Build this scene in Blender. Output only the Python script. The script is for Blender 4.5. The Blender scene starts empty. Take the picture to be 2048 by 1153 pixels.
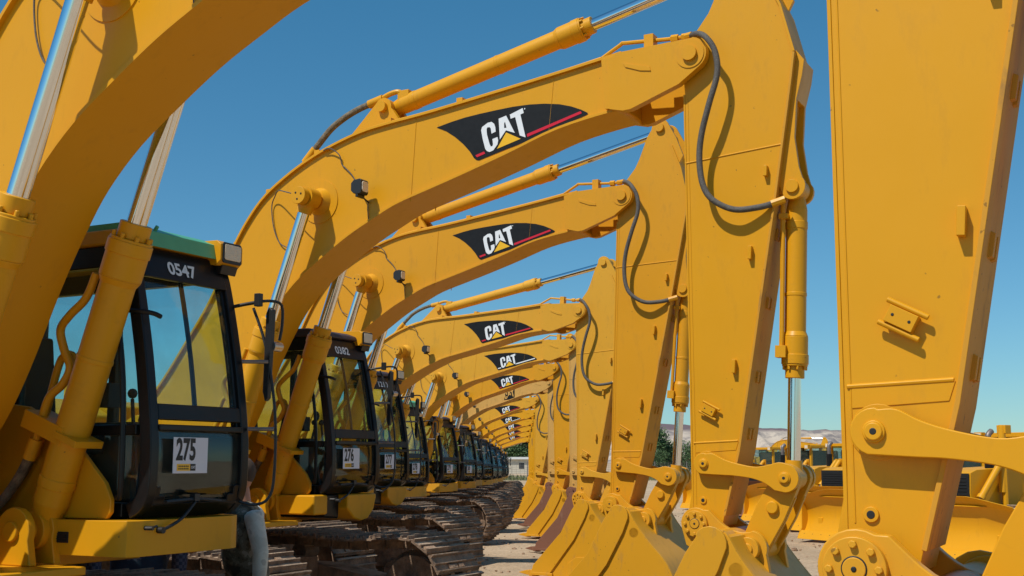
import bpy, bmesh, math, random
from mathutils import Vector, Matrix
random.seed(7)
R = math.radians
SC = bpy.context.scene
COL = SC.collection

# ------------------------------------------------------------ camera, sky, sun
HEAD = R(28)                                   # heading of the parked machines
FW = Vector((math.cos(HEAD), -math.sin(HEAD), 0))   # machine forward
LF = Vector((math.sin(HEAD), math.cos(HEAD), 0))    # machine left
cam = bpy.data.cameras.new('camera'); cam.sensor_width = 36; cam.lens = 36*2400/2048
cam.clip_start = 0.05; cam.clip_end = 20000
co = bpy.data.objects.new('camera', cam); COL.objects.link(co)
co.location = (0, 0, 1.75); co.rotation_euler = (R(90)+math.atan(349/2400), 0, 0)
SC.camera = co
S = (FW*-0.20 - LF*0.54 + Vector((0, 0, 0.82))).normalized()
sun_el = math.asin(S.z); sun_az = math.atan2(S.x, S.y)
w = bpy.data.worlds.new('World'); SC.world = w; w.use_nodes = True
nt = w.node_tree
sky = nt.nodes.new('ShaderNodeTexSky'); sky.sky_type = 'NISHITA'; sky.sun_disc = False
sky.sun_elevation = sun_el; sky.sun_rotation = sun_az
sky.altitude = 1400; sky.air_density = 1.15; sky.dust_density = 0.15; sky.ozone_density = 2.2
nt.nodes['Background'].inputs[1].default_value = 0.094
tint = nt.nodes.new('ShaderNodeMix'); tint.data_type = 'RGBA'; tint.blend_type = 'MULTIPLY'; tint.inputs[0].default_value = 1
geo = nt.nodes.new('ShaderNodeTexCoord'); sp = nt.nodes.new('ShaderNodeSeparateXYZ'); nt.links.new(geo.outputs['Generated'], sp.inputs[0])
ramp = nt.nodes.new('ShaderNodeValToRGB'); ramp.color_ramp.elements[0].color = (.53, .79, .93, 1); ramp.color_ramp.elements[1].color = (.38, 1.0, 1.12, 1)
ramp.color_ramp.elements[0].position = 0; ramp.color_ramp.elements[1].position = .42; nt.links.new(sp.outputs[2], ramp.inputs[0]); nt.links.new(ramp.outputs[0], tint.inputs[7])
nt.links.new(sky.outputs[0], tint.inputs[6]); nt.links.new(tint.outputs[2], nt.nodes['Background'].inputs[0])
sl = bpy.data.lights.new('sun', 'SUN'); sl.energy = 4.25; sl.angle = R(0.53); sl.color = (1, 0.95, 0.86)
so = bpy.data.objects.new('sun', sl); COL.objects.link(so)
so.rotation_euler = S.to_track_quat('Z', 'Y').to_euler(); so.location = (0, -10, 30)
SC.view_settings.view_transform = 'Standard'; SC.view_settings.look = 'None'
SC.view_settings.exposure = 0.0; SC.view_settings.gamma = 1
SC.cycles.max_bounces = 8; SC.cycles.transparent_max_bounces = 16
SC.cycles.use_denoising = True

# ------------------------------------------------------------ materials
def mat(name): 
    m = bpy.data.materials.new(name); m.use_nodes = True
    n = m.node_tree; return m, n, n.nodes['Principled BSDF']
def simple(name, col, rough=.5, metal=0, coat=0, spec=.5, var=0.0, vscale=3.0, bump=0, bscale=60):
    m, n, b = mat(name)
    b.inputs['Base Color'].default_value = (*col, 1); b.inputs['Roughness'].default_value = rough
    b.inputs['Metallic'].default_value = metal; b.inputs['Coat Weight'].default_value = coat
    b.inputs['Coat Roughness'].default_value = .12; b.inputs['Specular IOR Level'].default_value = spec
    tc = n.nodes.new('ShaderNodeTexCoord')
    if var:
        t = n.nodes.new('ShaderNodeTexNoise'); t.inputs['Scale'].default_value = vscale; t.inputs['Detail'].default_value = 8
        t.inputs['Roughness'].default_value = .65
        n.links.new(tc.outputs['Object'], t.inputs['Vector'])
        cr = n.nodes.new('ShaderNodeValToRGB')
        cr.color_ramp.elements[0].position = .3; cr.color_ramp.elements[1].position = .7
        cr.color_ramp.elements[0].color = (*[c*(1-var) for c in col], 1)
        cr.color_ramp.elements[1].color = (*[min(1, c*(1+var)) for c in col], 1)
        n.links.new(t.outputs[0], cr.inputs[0]); n.links.new(cr.outputs[0], b.inputs['Base Color'])
    if bump:
        t2 = n.nodes.new('ShaderNodeTexNoise'); t2.inputs['Scale'].default_value = bscale; t2.inputs['Detail'].default_value = 5
        n.links.new(tc.outputs['Object'], t2.inputs['Vector'])
        bp = n.nodes.new('ShaderNodeBump'); bp.inputs['Strength'].default_value = bump; bp.inputs['Distance'].default_value = .02
        n.links.new(t2.outputs[0], bp.inputs['Height']); n.links.new(bp.outputs[0], b.inputs['Normal'])
    return m
def paint(name, col, dirt=(.20, .11, .035), amount=.22, rough=.32, chips=.0):
    """machine enamel: base colour with faint fading, dust film and small scuffs of their own shape"""
    m, n, b = mat(name); L = n.links
    tc = n.nodes.new('ShaderNodeTexCoord'); geo = tc.outputs['Object']
    big = n.nodes.new('ShaderNodeTexNoise'); big.inputs['Scale'].default_value = .9; big.inputs['Detail'].default_value = 6
    L.new(geo, big.inputs['Vector'])
    mx = n.nodes.new('ShaderNodeMix'); mx.data_type = 'RGBA'
    mx.inputs[6].default_value = (*[c*.93 for c in col], 1)
    mx.inputs[7].default_value = (min(1, col[0]*1.05), min(1, col[1]*1.07), col[2]*1.3+.002, 1)
    L.new(big.outputs[0], mx.inputs[0])
    st = n.nodes.new('ShaderNodeTexNoise'); st.inputs['Scale'].default_value = 5; st.inputs['Detail'].default_value = 12
    st.inputs['Roughness'].default_value = .72
    mp = n.nodes.new('ShaderNodeMapping'); mp.inputs['Scale'].default_value = (1.6, 1.6, .55)
    L.new(geo, mp.inputs[0]); L.new(mp.outputs[0], st.inputs['Vector'])
    cr = n.nodes.new('ShaderNodeValToRGB'); cr.color_ramp.elements[0].position = .55; cr.color_ramp.elements[1].position = .80
    cr.color_ramp.elements[0].color = (0, 0, 0, 1); cr.color_ramp.elements[1].color = (amount, amount, amount, 1)
    L.new(st.outputs[0], cr.inputs[0])
    m2 = n.nodes.new('ShaderNodeMix'); m2.data_type = 'RGBA'; m2.inputs[7].default_value = (*dirt, 1)
    L.new(cr.outputs[0], m2.inputs[0]); L.new(mx.outputs[2], m2.inputs[6])
    out = m2.outputs[2]
    # sparse dark chips
    vo = n.nodes.new('ShaderNodeTexNoise'); vo.inputs['Scale'].default_value = 26; vo.inputs['Detail'].default_value = 3
    L.new(geo, vo.inputs['Vector'])
    c2 = n.nodes.new('ShaderNodeValToRGB'); c2.color_ramp.elements[0].position = .74-chips; c2.color_ramp.elements[1].position = .77-chips
    c2.color_ramp.elements[0].color = (0, 0, 0, 1); c2.color_ramp.elements[1].color = (.6, .6, .6, 1)
    L.new(vo.outputs[0], c2.inputs[0])
    m3 = n.nodes.new('ShaderNodeMix'); m3.data_type = 'RGBA'; m3.inputs[7].default_value = (.10, .055, .02, 1)
    L.new(c2.outputs[0], m3.inputs[0]); L.new(out, m3.inputs[6])
    L.new(m3.outputs[2], b.inputs['Base Color'])
    rr = n.nodes.new('ShaderNodeMapRange'); rr.inputs[3].default_value = rough-.06; rr.inputs[4].default_value = rough+.22
    L.new(st.outputs[0], rr.inputs[0]); L.new(rr.outputs[0], b.inputs['Roughness'])
    fine = n.nodes.new('ShaderNodeTexNoise'); fine.inputs['Scale'].default_value = 3.5; fine.inputs['Detail'].default_value = 4
    L.new(geo, fine.inputs['Vector'])
    bp = n.nodes.new('ShaderNodeBump'); bp.inputs['Strength'].default_value = .12; bp.inputs['Distance'].default_value = .01
    L.new(fine.outputs[0], bp.inputs['Height']); L.new(bp.outputs[0], b.inputs['Normal'])
    b.inputs['Specular IOR Level'].default_value = .28
    return m
YEL = (.68, .312, .006)
M = {}
M['paint'] = paint('yellow_enamel', YEL)
M['paint_old'] = paint('faded_yellow_enamel', (.60, .33, .075), amount=.6, rough=.55, chips=.05)
M['bucketpaint'] = paint('bucket_enamel', (.66, .31, .014), dirt=(.24, .15, .08), amount=.75, chips=.035)
M['scuffed'] = paint('scraped_enamel', (.60, .28, .02), dirt=(.17, .10, .06), amount=.9, rough=.6, chips=.06)
M['rust'] = paint('rusted_steel', (.20, .085, .045), dirt=(.33, .21, .14), amount=.9, rough=.7, chips=.08)
M['greysteel'] = simple('worn_grey_steel', (.23, .20, .185), .5, .5, var=.3, vscale=6)
M['dark'] = simple('black_cab_paint', (.009, .009, .0095), .32, spec=.3, var=.4, vscale=5)
M['purple'] = simple('sun_faded_roof_plastic', (.05, .032, .04), .5, var=.3)
M['green'] = simple('green_roof_hatch', (.10, .42, .22), .35, var=.12, vscale=4)
M['blackplastic'] = simple('black_plastic', (.015, .015, .016), .45)
M['rubber'] = simple('hose_rubber', (.10, .088, .075), .6, var=.3, vscale=40, bump=.5, bscale=180)
M['dusty_hose'] = simple('dusty_hose', (.17, .13, .08), .7, var=.6, vscale=25, bump=.6, bscale=160)
M['chrome'] = simple('chrome_rod', (.82, .83, .84), .10, 1.0)
M['track'] = simple('dirty_track_steel', (.23, .15, .10), .8, .15, var=.65, vscale=7, bump=.8, bscale=30)
M['mud'] = simple('dried_mud', (.36, .235, .15), .95, var=.3, vscale=9, bump=1, bscale=25)
M['cap'] = simple('black_trim_and_recess_shade', (.01, .01, .01), .6)
M['white'] = simple('white_card', (.70, .70, .76), .6, var=.03)
M['ink'] = simple('black_ink', (.01, .01, .012), .5)
M['decal'] = simple('black_decal', (.008, .008, .009), .5, spec=.25, var=.3, vscale=20)
M['decalwhite'] = simple('white_decal', (.78, .80, .82), .35)
M['decalred'] = simple('red_decal', (.62, .012, .03), .3)
M['decalyel'] = simple('yellow_decal', (.85, .47, .01), .3)
M['seat'] = simple('seat_cloth', (.02, .022, .025), .8)
M['interior'] = simple('cab_interior', (.03, .035, .042), .7, var=.3)
M['skin'] = simple('skin', (.45, .20, .12), .5)
M['hair'] = simple('brown_cap_cloth', (.07, .045, .03), .85)
M['lens'] = simple('lamp_lens', (.78, .66, .50), .35, 0, bump=.5, bscale=90)
M['steelbright'] = simple('bright_fitting', (.5, .48, .44), .3, 1)
M['mirror'] = simple('mirror_glass', (.5, .52, .54), .03, 1)
def glass(name, tint, haze=.10):
    m = bpy.data.materials.new(name); m.use_nodes = True; n = m.node_tree; n.nodes.clear(); L = n.links
    o = n.nodes.new('ShaderNodeOutputMaterial'); t = n.nodes.new('ShaderNodeBsdfTransparent'); t.inputs[0].default_value = (*tint, 1)
    g = n.nodes.new('ShaderNodeBsdfGlossy'); g.inputs['Roughness'].default_value = .03
    fr = n.nodes.new('ShaderNodeFresnel'); ge = n.nodes.new('ShaderNodeNewGeometry'); io = n.nodes.new('ShaderNodeMapRange')
    io.inputs[3].default_value = 1.45; io.inputs[4].default_value = 1/1.45; L.new(ge.outputs['Backfacing'], io.inputs[0]); L.new(io.outputs[0], fr.inputs[0])
    mx = n.nodes.new('ShaderNodeMixShader'); L.new(fr.outputs[0], mx.inputs[0]); L.new(t.outputs[0], mx.inputs[1]); L.new(g.outputs[0], mx.inputs[2])
    d = n.nodes.new('ShaderNodeBsdfDiffuse'); d.inputs[0].default_value = (.35, .30, .22, 1)
    nz = n.nodes.new('ShaderNodeTexNoise'); nz.inputs['Scale'].default_value = 4; nz.inputs['Detail'].default_value = 8
    mr = n.nodes.new('ShaderNodeMapRange'); mr.inputs[1].default_value = .35; mr.inputs[2].default_value = .8; mr.inputs[3].default_value = 0; mr.inputs[4].default_value = haze
    L.new(nz.outputs[0], mr.inputs[0])
    m2 = n.nodes.new('ShaderNodeMixShader'); L.new(mr.outputs[0], m2.inputs[0]); L.new(mx.outputs[0], m2.inputs[1]); L.new(d.outputs[0], m2.inputs[2])
    L.new(m2.outputs[0], o.inputs[0]); return m
M['glass'] = glass('tinted_cab_glass', (.85, .955, .955))

def track_mat():
    m = simple('dusty_track_steel', (.20, .13, .085), .82, .1, var=.6, vscale=7, bump=.8, bscale=30); n = m.node_tree; L = n.links; b = n.nodes['Principled BSDF']
    old = b.inputs['Base Color'].links[0].from_socket
    g = n.nodes.new('ShaderNodeNewGeometry'); sp = n.nodes.new('ShaderNodeSeparateXYZ'); L.new(g.outputs['True Normal'], sp.inputs[0])
    mr = n.nodes.new('ShaderNodeMapRange'); mr.inputs[1].default_value = .35; mr.inputs[2].default_value = .85; L.new(sp.outputs[2], mr.inputs[0])
    tc = n.nodes.new('ShaderNodeTexCoord'); nz = n.nodes.new('ShaderNodeTexNoise'); nz.inputs['Scale'].default_value = 4; nz.inputs['Detail'].default_value = 8; L.new(tc.outputs['Object'], nz.inputs['Vector'])
    m2 = n.nodes.new('ShaderNodeMapRange'); m2.inputs[1].default_value = .33; m2.inputs[2].default_value = .55; L.new(nz.outputs[0], m2.inputs[0])
    mu = n.nodes.new('ShaderNodeMath'); mu.operation = 'MULTIPLY'; L.new(mr.outputs[0], mu.inputs[0]); L.new(m2.outputs[0], mu.inputs[1])
    mx = n.nodes.new('ShaderNodeMix'); mx.data_type = 'RGBA'; mx.inputs[7].default_value = (.54, .40, .275, 1)
    L.new(mu.outputs[0], mx.inputs[0]); L.new(old, mx.inputs[6]); L.new(mx.outputs[2], b.inputs['Base Color']); return m
M['track'] = track_mat()
M['paint_pale'] = paint('yellow_enamel_paler', (.68, .335, .022), amount=.35, rough=.42, chips=.02)
M['paint_deep'] = paint('yellow_enamel_deeper', (.66, .295, .009), amount=.3, rough=.36)
def fabric(name, cols, scale, ck=False):
    m, n, b = mat(name); tc = n.nodes.new('ShaderNodeTexCoord'); b.inputs['Roughness'].default_value = .85
    if ck:
        t = n.nodes.new('ShaderNodeTexChecker'); t.inputs['Scale'].default_value = scale
        t.inputs[1].default_value = (*cols[0], 1); t.inputs[2].default_value = (*cols[1], 1)
        n.links.new(tc.outputs['Object'], t.inputs['Vector']); n.links.new(t.outputs[0], b.inputs['Base Color'])
    else:
        t = n.nodes.new('ShaderNodeTexNoise'); t.inputs['Scale'].default_value = scale; t.inputs['Detail'].default_value = 4
        cr = n.nodes.new('ShaderNodeValToRGB'); cr.color_ramp.interpolation = 'CONSTANT'
        pos = [0, .42, .52, .62]
        while len(cr.color_ramp.elements) < len(cols): cr.color_ramp.elements.new(.5)
        for e, c, p_ in zip(cr.color_ramp.elements, cols, pos): e.position = p_; e.color = (*c, 1)
        n.links.new(tc.outputs['Object'], t.inputs['Vector']); n.links.new(t.outputs[0], cr.inputs[0]); n.links.new(cr.outputs[0], b.inputs['Base Color'])
    return m
M['camo'] = fabric('camouflage_cloth', [(.035, .03, .02), (.09, .075, .045), (.16, .14, .10), (.30, .27, .22)], 14)
M['sleeve'] = fabric('pale_sunlit_sleeve_cloth', [(.60, .56, .46), (.66, .62, .52), (.72, .68, .58), (.54, .50, .42)], 8)  # pale cloth lightened further, in place of sunlight that misses the arm
M['plaid'] = fabric('checked_shirt_cloth', [(.05, .05, .09), (.13, .12, .17)], 45, True)
M['denim'] = simple('denim', (.03, .04, .07), .9, var=.2, vscale=30)

# ------------------------------------------------------------ mesh builder
def catmull(pts, n=6, closed=False):
    P = [Vector(p) for p in pts]; out = []
    N = len(P)
    rng = range(N if closed else N-1)
    for i in rng:
        if closed: a, b, c, d = P[(i-1) % N], P[i], P[(i+1) % N], P[(i+2) % N]
        else: a, b, c, d = P[max(i-1, 0)], P[i], P[i+1], P[min(i+2, N-1)]
        for k in range(n):
            t = k/n
            out.append(.5*((2*b)+(c-a)*t+(2*a-5*b+4*c-d)*t*t+(3*b-a-3*c+d)*t**3))
    if not closed: out.append(P[-1])
    return out
def arc(cx, cz, r, a0, a1, n=8):
    return [(cx+r*math.cos(R(a0+(a1-a0)*k/n)), cz+r*math.sin(R(a0+(a1-a0)*k/n))) for k in range(n+1)]
class MB:
    def __init__(s): s.v = []; s.f = []; s.m = []
    def add(s, vs, fs, m=0):
        o = len(s.v); s.v += [tuple(v) for v in vs]; s.f += [[i+o for i in f] for f in fs]; s.m += [m]*len(fs); return s
    def prism(s, pts, y0, y1, m=0):
        n = len(pts); vs = [(p[0], y0, p[1]) for p in pts]+[(p[0], y1, p[1]) for p in pts]
        fs = [list(range(n)), list(range(2*n-1, n-1, -1))]+[[i, i+n, (i+1) % n+n, (i+1) % n] for i in range(n)]
        return s.add(vs, fs, m)
    def prism_x(s, pts, x0, x1, m=0):      # pts in (y,z)
        n = len(pts); vs = [(x0, p[0], p[1]) for p in pts]+[(x1, p[0], p[1]) for p in pts]
        fs = [list(range(n)), list(range(2*n-1, n-1, -1))]+[[i, i+n, (i+1) % n+n, (i+1) % n] for i in range(n)]
        return s.add(vs, fs, m)
    def prism_z(s, pts, z0, z1, m=0):
        n = len(pts); vs = [(p[0], p[1], z0) for p in pts]+[(p[0], p[1], z1) for p in pts]
        fs = [list(range(n)), list(range(2*n-1, n-1, -1))]+[[i, i+n, (i+1) % n+n, (i+1) % n] for i in range(n)]
        return s.add(vs, fs, m)
    def box(s, x0, x1, y0, y1, z0, z1, m=0):
        return s.prism([(x0, z0), (x1, z0), (x1, z1), (x0, z1)], y0, y1, m)
    def strip(s, line, t, y0, y1, m=0):    # plate following a polyline in xz, thickness t to its left side
        n = len(line); off = []
        for i in range(n):
            a = Vector(line[max(i-1, 0)]); b = Vector(line[min(i+1, n-1)]); d = (b-a).normalized()
            off.append((line[i][0]-d.y*t, line[i][1]+d.x*t))
        return s.prism([tuple(p) for p in line]+off[::-1], y0, y1, m)
    def cyl(s, p0, p1, r0, r1=None, n=24, m=0, cap=True):
        r1 = r0 if r1 is None else r1
        p0 = Vector(p0); p1 = Vector(p1); d = (p1-p0).normalized()
        u = d.orthogonal().normalized(); v = d.cross(u)
        vs = []
        for p, r in ((p0, r0), (p1, r1)):
            for i in range(n):
                a = 2*math.pi*i/n; vs.append(p+u*(r*math.cos(a))+v*(r*math.sin(a)))
        fs = [[i, (i+1) % n, (i+1) % n+n, i+n] for i in range(n)]
        if cap: fs += [list(range(n))[::-1], list(range(n, 2*n))]
        return s.add(vs, fs, m)
    def ycyl(s, x, z, y0, y1, r, r1=None, n=24, m=0): return s.cyl((x, y0, z), (x, y1, z), r, r1, n, m)
    def tube(s, pts, r, n=10, m=0, smooth=5):
        P = catmull(pts, smooth) if smooth else [Vector(p) for p in pts]
        N = len(P); vs = []; prev = None
        for i in range(N):
            d = (P[min(i+1, N-1)]-P[max(i-1, 0)]).normalized()
            if prev is None: u = d.orthogonal().normalized()
            else: u = (prev-d*prev.dot(d)).normalized()
            prev = u; v = d.cross(u)
            for k in range(n):
                a = 2*math.pi*k/n; vs.append(P[i]+u*(r*math.cos(a))+v*(r*math.sin(a)))
        fs = [[i*n+k, i*n+(k+1) % n, (i+1)*n+(k+1) % n, (i+1)*n+k] for i in range(N-1) for k in range(n)]
        fs += [list(range(n))[::-1], list(range((N-1)*n, N*n))]
        return s.add(vs, fs, m)
    def sphere(s, c, r, m=0, n=12, sq=(1, 1, 1)):
        vs = [(c[0], c[1], c[2]+r*sq[2])]; fs = []
        k = n//2
        for i in range(1, k):
            for j in range(n):
                a = math.pi*i/k; b = 2*math.pi*j/n
                vs.append((c[0]+r*sq[0]*math.sin(a)*math.cos(b), c[1]+r*sq[1]*math.sin(a)*math.sin(b), c[2]+r*sq[2]*math.cos(a)))
        vs.append((c[0], c[1], c[2]-r*sq[2])); e = len(vs)-1
        for j in range(n): fs.append([0, 1+j, 1+(j+1) % n]); fs.append([e, 1+(k-2)*n+(j+1) % n, 1+(k-2)*n+j])
        for i in range(k-2):
            for j in range(n): fs.append([1+i*n+j, 1+(i+1)*n+j, 1+(i+1)*n+(j+1) % n, 1+i*n+(j+1) % n])
        return s.add(vs, fs, m)
    def bolt_ring(s, x, z, y, rr, n, rb, dy, m=0, a0=0):
        for i in range(n):
            a = 2*math.pi*i/n+a0
            s.cyl((x+rr*math.cos(a), y, z+rr*math.sin(a)), (x+rr*math.cos(a), y+dy, z+rr*math.sin(a)), rb, rb, 6, m)
        return s
    def mesh(s, name, sharp=38):
        me = bpy.data.meshes.new(name); me.from_pydata(s.v, [], s.f); me.update()
        for p, k in zip(me.polygons, s.m): p.material_index = k
        bm = bmesh.new(); bm.from_mesh(me); bmesh.ops.recalc_face_normals(bm, faces=bm.faces); bm.to_mesh(me); bm.free()
        me.polygons.foreach_set('use_smooth', [True]*len(me.polygons)); me.set_sharp_from_angle(angle=R(sharp)); return me
CACHE = {}
def part(name, key, fn, mats, parent=None, loc=(0, 0, 0), roty=0, rotz=0, bevel=0, seg=2, scale=None):
    if key not in CACHE:
        r = fn(); CACHE[key] = r.mesh(name) if isinstance(r, MB) else r
        for _ in range(max(1, len(mats))): CACHE[key].materials.append(None)
    o = bpy.data.objects.new(name, CACHE[key]); COL.objects.link(o)
    for i, mt in enumerate(mats):
        o.material_slots[i].link = 'OBJECT'; o.material_slots[i].material = M[mt] if isinstance(mt, str) else mt
    if parent: o.parent = parent
    o.location = loc; o.rotation_euler = (0, roty, rotz)
    if scale: o.scale = scale
    if bevel:
        b = o.modifiers.new('bevel', 'BEVEL'); b.width = bevel; b.segments = seg; b.limit_method = 'ANGLE'; b.angle_limit = R(40)
        b.harden_normals = True
    return o
def thing(name, label, cat, loc=(0, 0, 0), rotz=0, group=None, scale=1):
    o = bpy.data.objects.new(name, None); COL.objects.link(o); o.location = loc; o.rotation_euler = (0, 0, rotz)
    o.scale = (scale,)*3; o['label'] = label; o['category'] = cat
    if group: o['group'] = group
    return o
def tag(o, label, cat, group=None):
    o['label'] = label; o['category'] = cat
    if group: o['group'] = group
    return o
_tc = {}
def text2d(s, size, xs=1.0, off=0.0):
    k = (s, size, xs, off)
    if k in _tc: return _tc[k]
    cu = bpy.data.curves.new('t', 'FONT'); cu.body = s; cu.size = size; cu.offset = off; cu.resolution_u = 3
    ob = bpy.data.objects.new('t', cu); COL.objects.link(ob); bpy.context.view_layer.update()
    me = ob.to_mesh(); vs = [(v.co.x*xs, v.co.y) for v in me.vertices]; fs = [list(p.vertices) for p in me.polygons]
    ob.to_mesh_clear(); bpy.data.objects.remove(ob); bpy.data.curves.remove(cu)
    mnx = min(v[0] for v in vs); mny = min(v[1] for v in vs)
    vs = [(a-mnx, b-mny) for a, b in vs]
    _tc[k] = (vs, fs, max(v[0] for v in vs)); return _tc[k]

# ------------------------------------------------------------ excavator
FOOT = Vector((.10, 1.95)); TIP = Vector((5.80, 4.955))
BUP = [(-.16, 2.08), (.02, 2.24), (.31, 2.53), (.60, 2.90), (.88, 3.28), (1.15, 3.78), (1.33, 4.05), (1.53, 4.26), (1.81, 4.44), (2.09, 4.575),
       (2.36, 4.67), (2.62, 4.737), (2.89, 4.775), (3.27, 4.812), (3.64, 4.856), (4.53, 4.97), (5.20, 5.065)]
BLO = [(5.20, 4.595), (5.08, 4.605), (4.60, 4.525), (4.11, 4.37), (3.64, 4.231), (3.35, 4.15), (3.0, 4.05), (2.74, 3.935), (2.48, 3.807),
       (2.22, 3.648), (1.93, 3.451), (1.70, 3.23), (1.54, 3.0), (1.37, 2.70), (1.16, 2.27), (.98, 1.98), (.74, 1.72), (.44, 1.58), (.15, 1.60)]
def fr(pts, o): return [(p[0]-o[0], p[1]-o[1]) for p in pts]
def c2(pts, n=4): return [(p.x, p.y) for p in [Vector((q.x, q.y)) for q in catmull([(a, b, 0) for a, b in pts], n)]]
UP = fr(c2(BUP), FOOT); LO = fr(c2(BLO), FOOT)
BH = .21
def boom_mb():
    b = MB()
    rear = [(p[0], p[1]) for p in arc(0, 0, .27, 268, 140, 8)]
    prof = UP+LO+rear[1:]
    b.prism(prof, -BH, BH)
    b.strip(UP[6:], .022, -BH-.03, BH+.03); b.strip(LO[:-3], .022, -BH-.025, BH+.025)
    b.ycyl(0, 0, -.27, .27, .16)
    # forked nose
    tip = [(5.10, 5.025), (5.176, 5.066), (5.82, 5.083)]+arc(5.80, 4.955, .135, 80, -55, 10)+[(5.70, 4.72), (5.29, 4.575), (5.22, 4.57), (5.10, 4.60)]
    tip = fr(tip, FOOT)
    for sy in (-1, 1):
        a, c = sorted((sy*.20, sy*.275)); b.prism(tip, a, c)
        # raised gusset ridges of the casting
        g = fr([(5.23, 4.965), (5.46, 4.90), (5.47, 4.865), (5.38, 4.88), (5.25, 4.93)], FOOT); a, c = sorted((sy*.27, sy*.283)); b.prism(g, a, c)
        g = fr([(5.03, 5.03), (5.16, 5.055), (5.20, 4.60), (5.06, 4.61)], FOOT); a, c = sorted((sy*.205, sy*.262)); b.prism(g, a, c)
        b.ycyl(5.70, 3.005, sy*.20, sy*.282, .118, n=32); b.ycyl(5.70, 3.005, sy*.275, sy*.31, .062)
        # lift pin boss
        b.ycyl(2.05, 2.195, sy*.205, sy*.218, .205, n=40); b.ycyl(2.05, 2.195, sy*.21, sy*.28, .135, .085, n=28)
        b.ycyl(2.05, 2.195, sy*.2, sy*.49, .055)
    # weld seam on the side plates, transition plate
    for sy in (-1, 1):
        b.tube([(3.05, sy*BH, 2.09), (3.10, sy*BH, 2.84)], .005, 6, smooth=0)
        b.tube([(4.42, sy*BH, 2.53), (4.47, sy*BH, 3.02)], .004, 6, smooth=0)
    # lug for the stick cylinder on the top plate
    for sy in (-1, 1):
        b.prism(fr([(2.35, 4.66), (3.0, 4.78), (2.90, 4.93)]+arc(2.78, 4.985, .09, -10, 150, 8)+[(2.38, 4.72)], FOOT), sy*.10-.025, sy*.10+.025)
    b.ycyl(2.68, 3.035, -.17, .17, .05)
    # bottom cross tube just behind the nose
    b.box(5.00, 5.10, -.20, .20, 2.66, 3.08)
    return b
FIN = [(3.416, 4.686), (3.559, 4.715), (3.703, 4.737), (3.853, 4.75), (4.018, 4.76), (4.18, 4.767), (4.34, 4.764), (4.482, 4.751), (4.622, 4.726), (4.73, 4.692), (4.821, 4.651), (4.877, 4.618), (4.885, 4.606), (4.87, 4.598), (4.767, 4.569), (4.575, 4.514), (4.339, 4.450), (4.1, 4.397), (3.888, 4.345), (3.847, 4.335), (3.822, 4.342), (3.797, 4.364), (3.755, 4.428), (3.688, 4.503), (3.603, 4.578), (3.517, 4.638)]
BAR1 = [(3.813, 4.384), (3.9, 4.407), (3.911, 4.387), (3.83, 4.364)]
BAR2 = [(4.316, 4.508), (4.817, 4.638), (4.83, 4.618), (4.32, 4.482)]
CC = [(3.907, 4.642), (3.936, 4.658), (3.973, 4.661), (3.998, 4.641), (4.01, 4.61), (4.014, 4.569), (3.973, 4.556), (3.965, 4.605), (3.953, 4.617), (3.932, 4.617), (3.924, 4.603), (3.928, 4.554), (3.953, 4.47), (3.966, 4.442), (3.982, 4.444), (3.988, 4.458), (3.982, 4.507), (4.031, 4.519), (4.039, 4.488), (4.031, 4.453), (3.99, 4.406), (3.953, 4.396), (3.929, 4.407), (3.912, 4.427), (3.887, 4.515), (3.87, 4.599), (3.879, 4.627)]
A1 = [(4.043, 4.679), (4.116, 4.697), (4.105, 4.645), (4.097, 4.631), (4.097, 4.589), (4.108, 4.560), (4.055, 4.494)]
A2 = [(4.116, 4.697), (4.2, 4.533), (4.114, 4.567), (4.108, 4.560), (4.097, 4.589), (4.12, 4.589), (4.105, 4.645)]
TT = [(4.152, 4.701), (4.276, 4.741), (4.286, 4.697), (4.254, 4.687), (4.304, 4.48), (4.248, 4.504), (4.204, 4.672), (4.16, 4.663)]
RG = [(4.290, 4.737), (4.3, 4.739), (4.3, 4.728), (4.290, 4.726)]
TR = [(4.116, 4.548), (4.256, 4.474), (4.027, 4.415)]
def emblem_mb(kind):
    b = MB()
    for sy in (-1, 1):
        def P(pts, d, mi):
            q = fr(pts, FOOT); y0 = sy*(BH+d-.002); y1 = sy*(BH+d)
            b.prism(q, min(y0, y1), max(y0, y1), mi)
        if kind == 'square':
            P([(3.90, 4.36), (4.34, 4.40), (4.34, 4.80), (3.90, 4.76)], .0035, 0)
            def t(pts): return [(a*.98+.09, z*.98+.09) for a, z in pts]
            P(t(CC), .006, 4); P(t(A1), .006, 4); P(t(A2), .006, 4); P(t(TT), .006, 4); P(t(TR), .006, 0)
            continue
        P(FIN, .0035, 0)
        for q in (CC, A1, A2, TT, RG): P(q, .006, 1)
        P(TR, .006, 3); P(BAR1, .006, 1 if kind == 'white' else 2); P(BAR2, .006, 1 if kind == 'white' else 2)
    return b
def lamp_mb():
    b = MB()   # lens faces +x
    b.prism([(-.055, -.03), (-.03, -.055), (.03, -.062), (.045, -.05), (.045, .05), (.03, .062), (-.03, .055), (-.055, .03)], -.052, .052, 0)
    b.prism_x([(-.042, -.03), (-.03, -.042), (.03, -.042), (.042, -.03), (.042, .03), (.03, .042), (-.03, .042), (-.042, .03)], .044, .052, 1)
    b.box(-.012, .012, -.05, .05, -.085, -.055, 0)
    b.tube([(0, .03, -.07), (0, .09, -.09), (0, .125, -.10)], .008, 6, 0)
    return b
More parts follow.
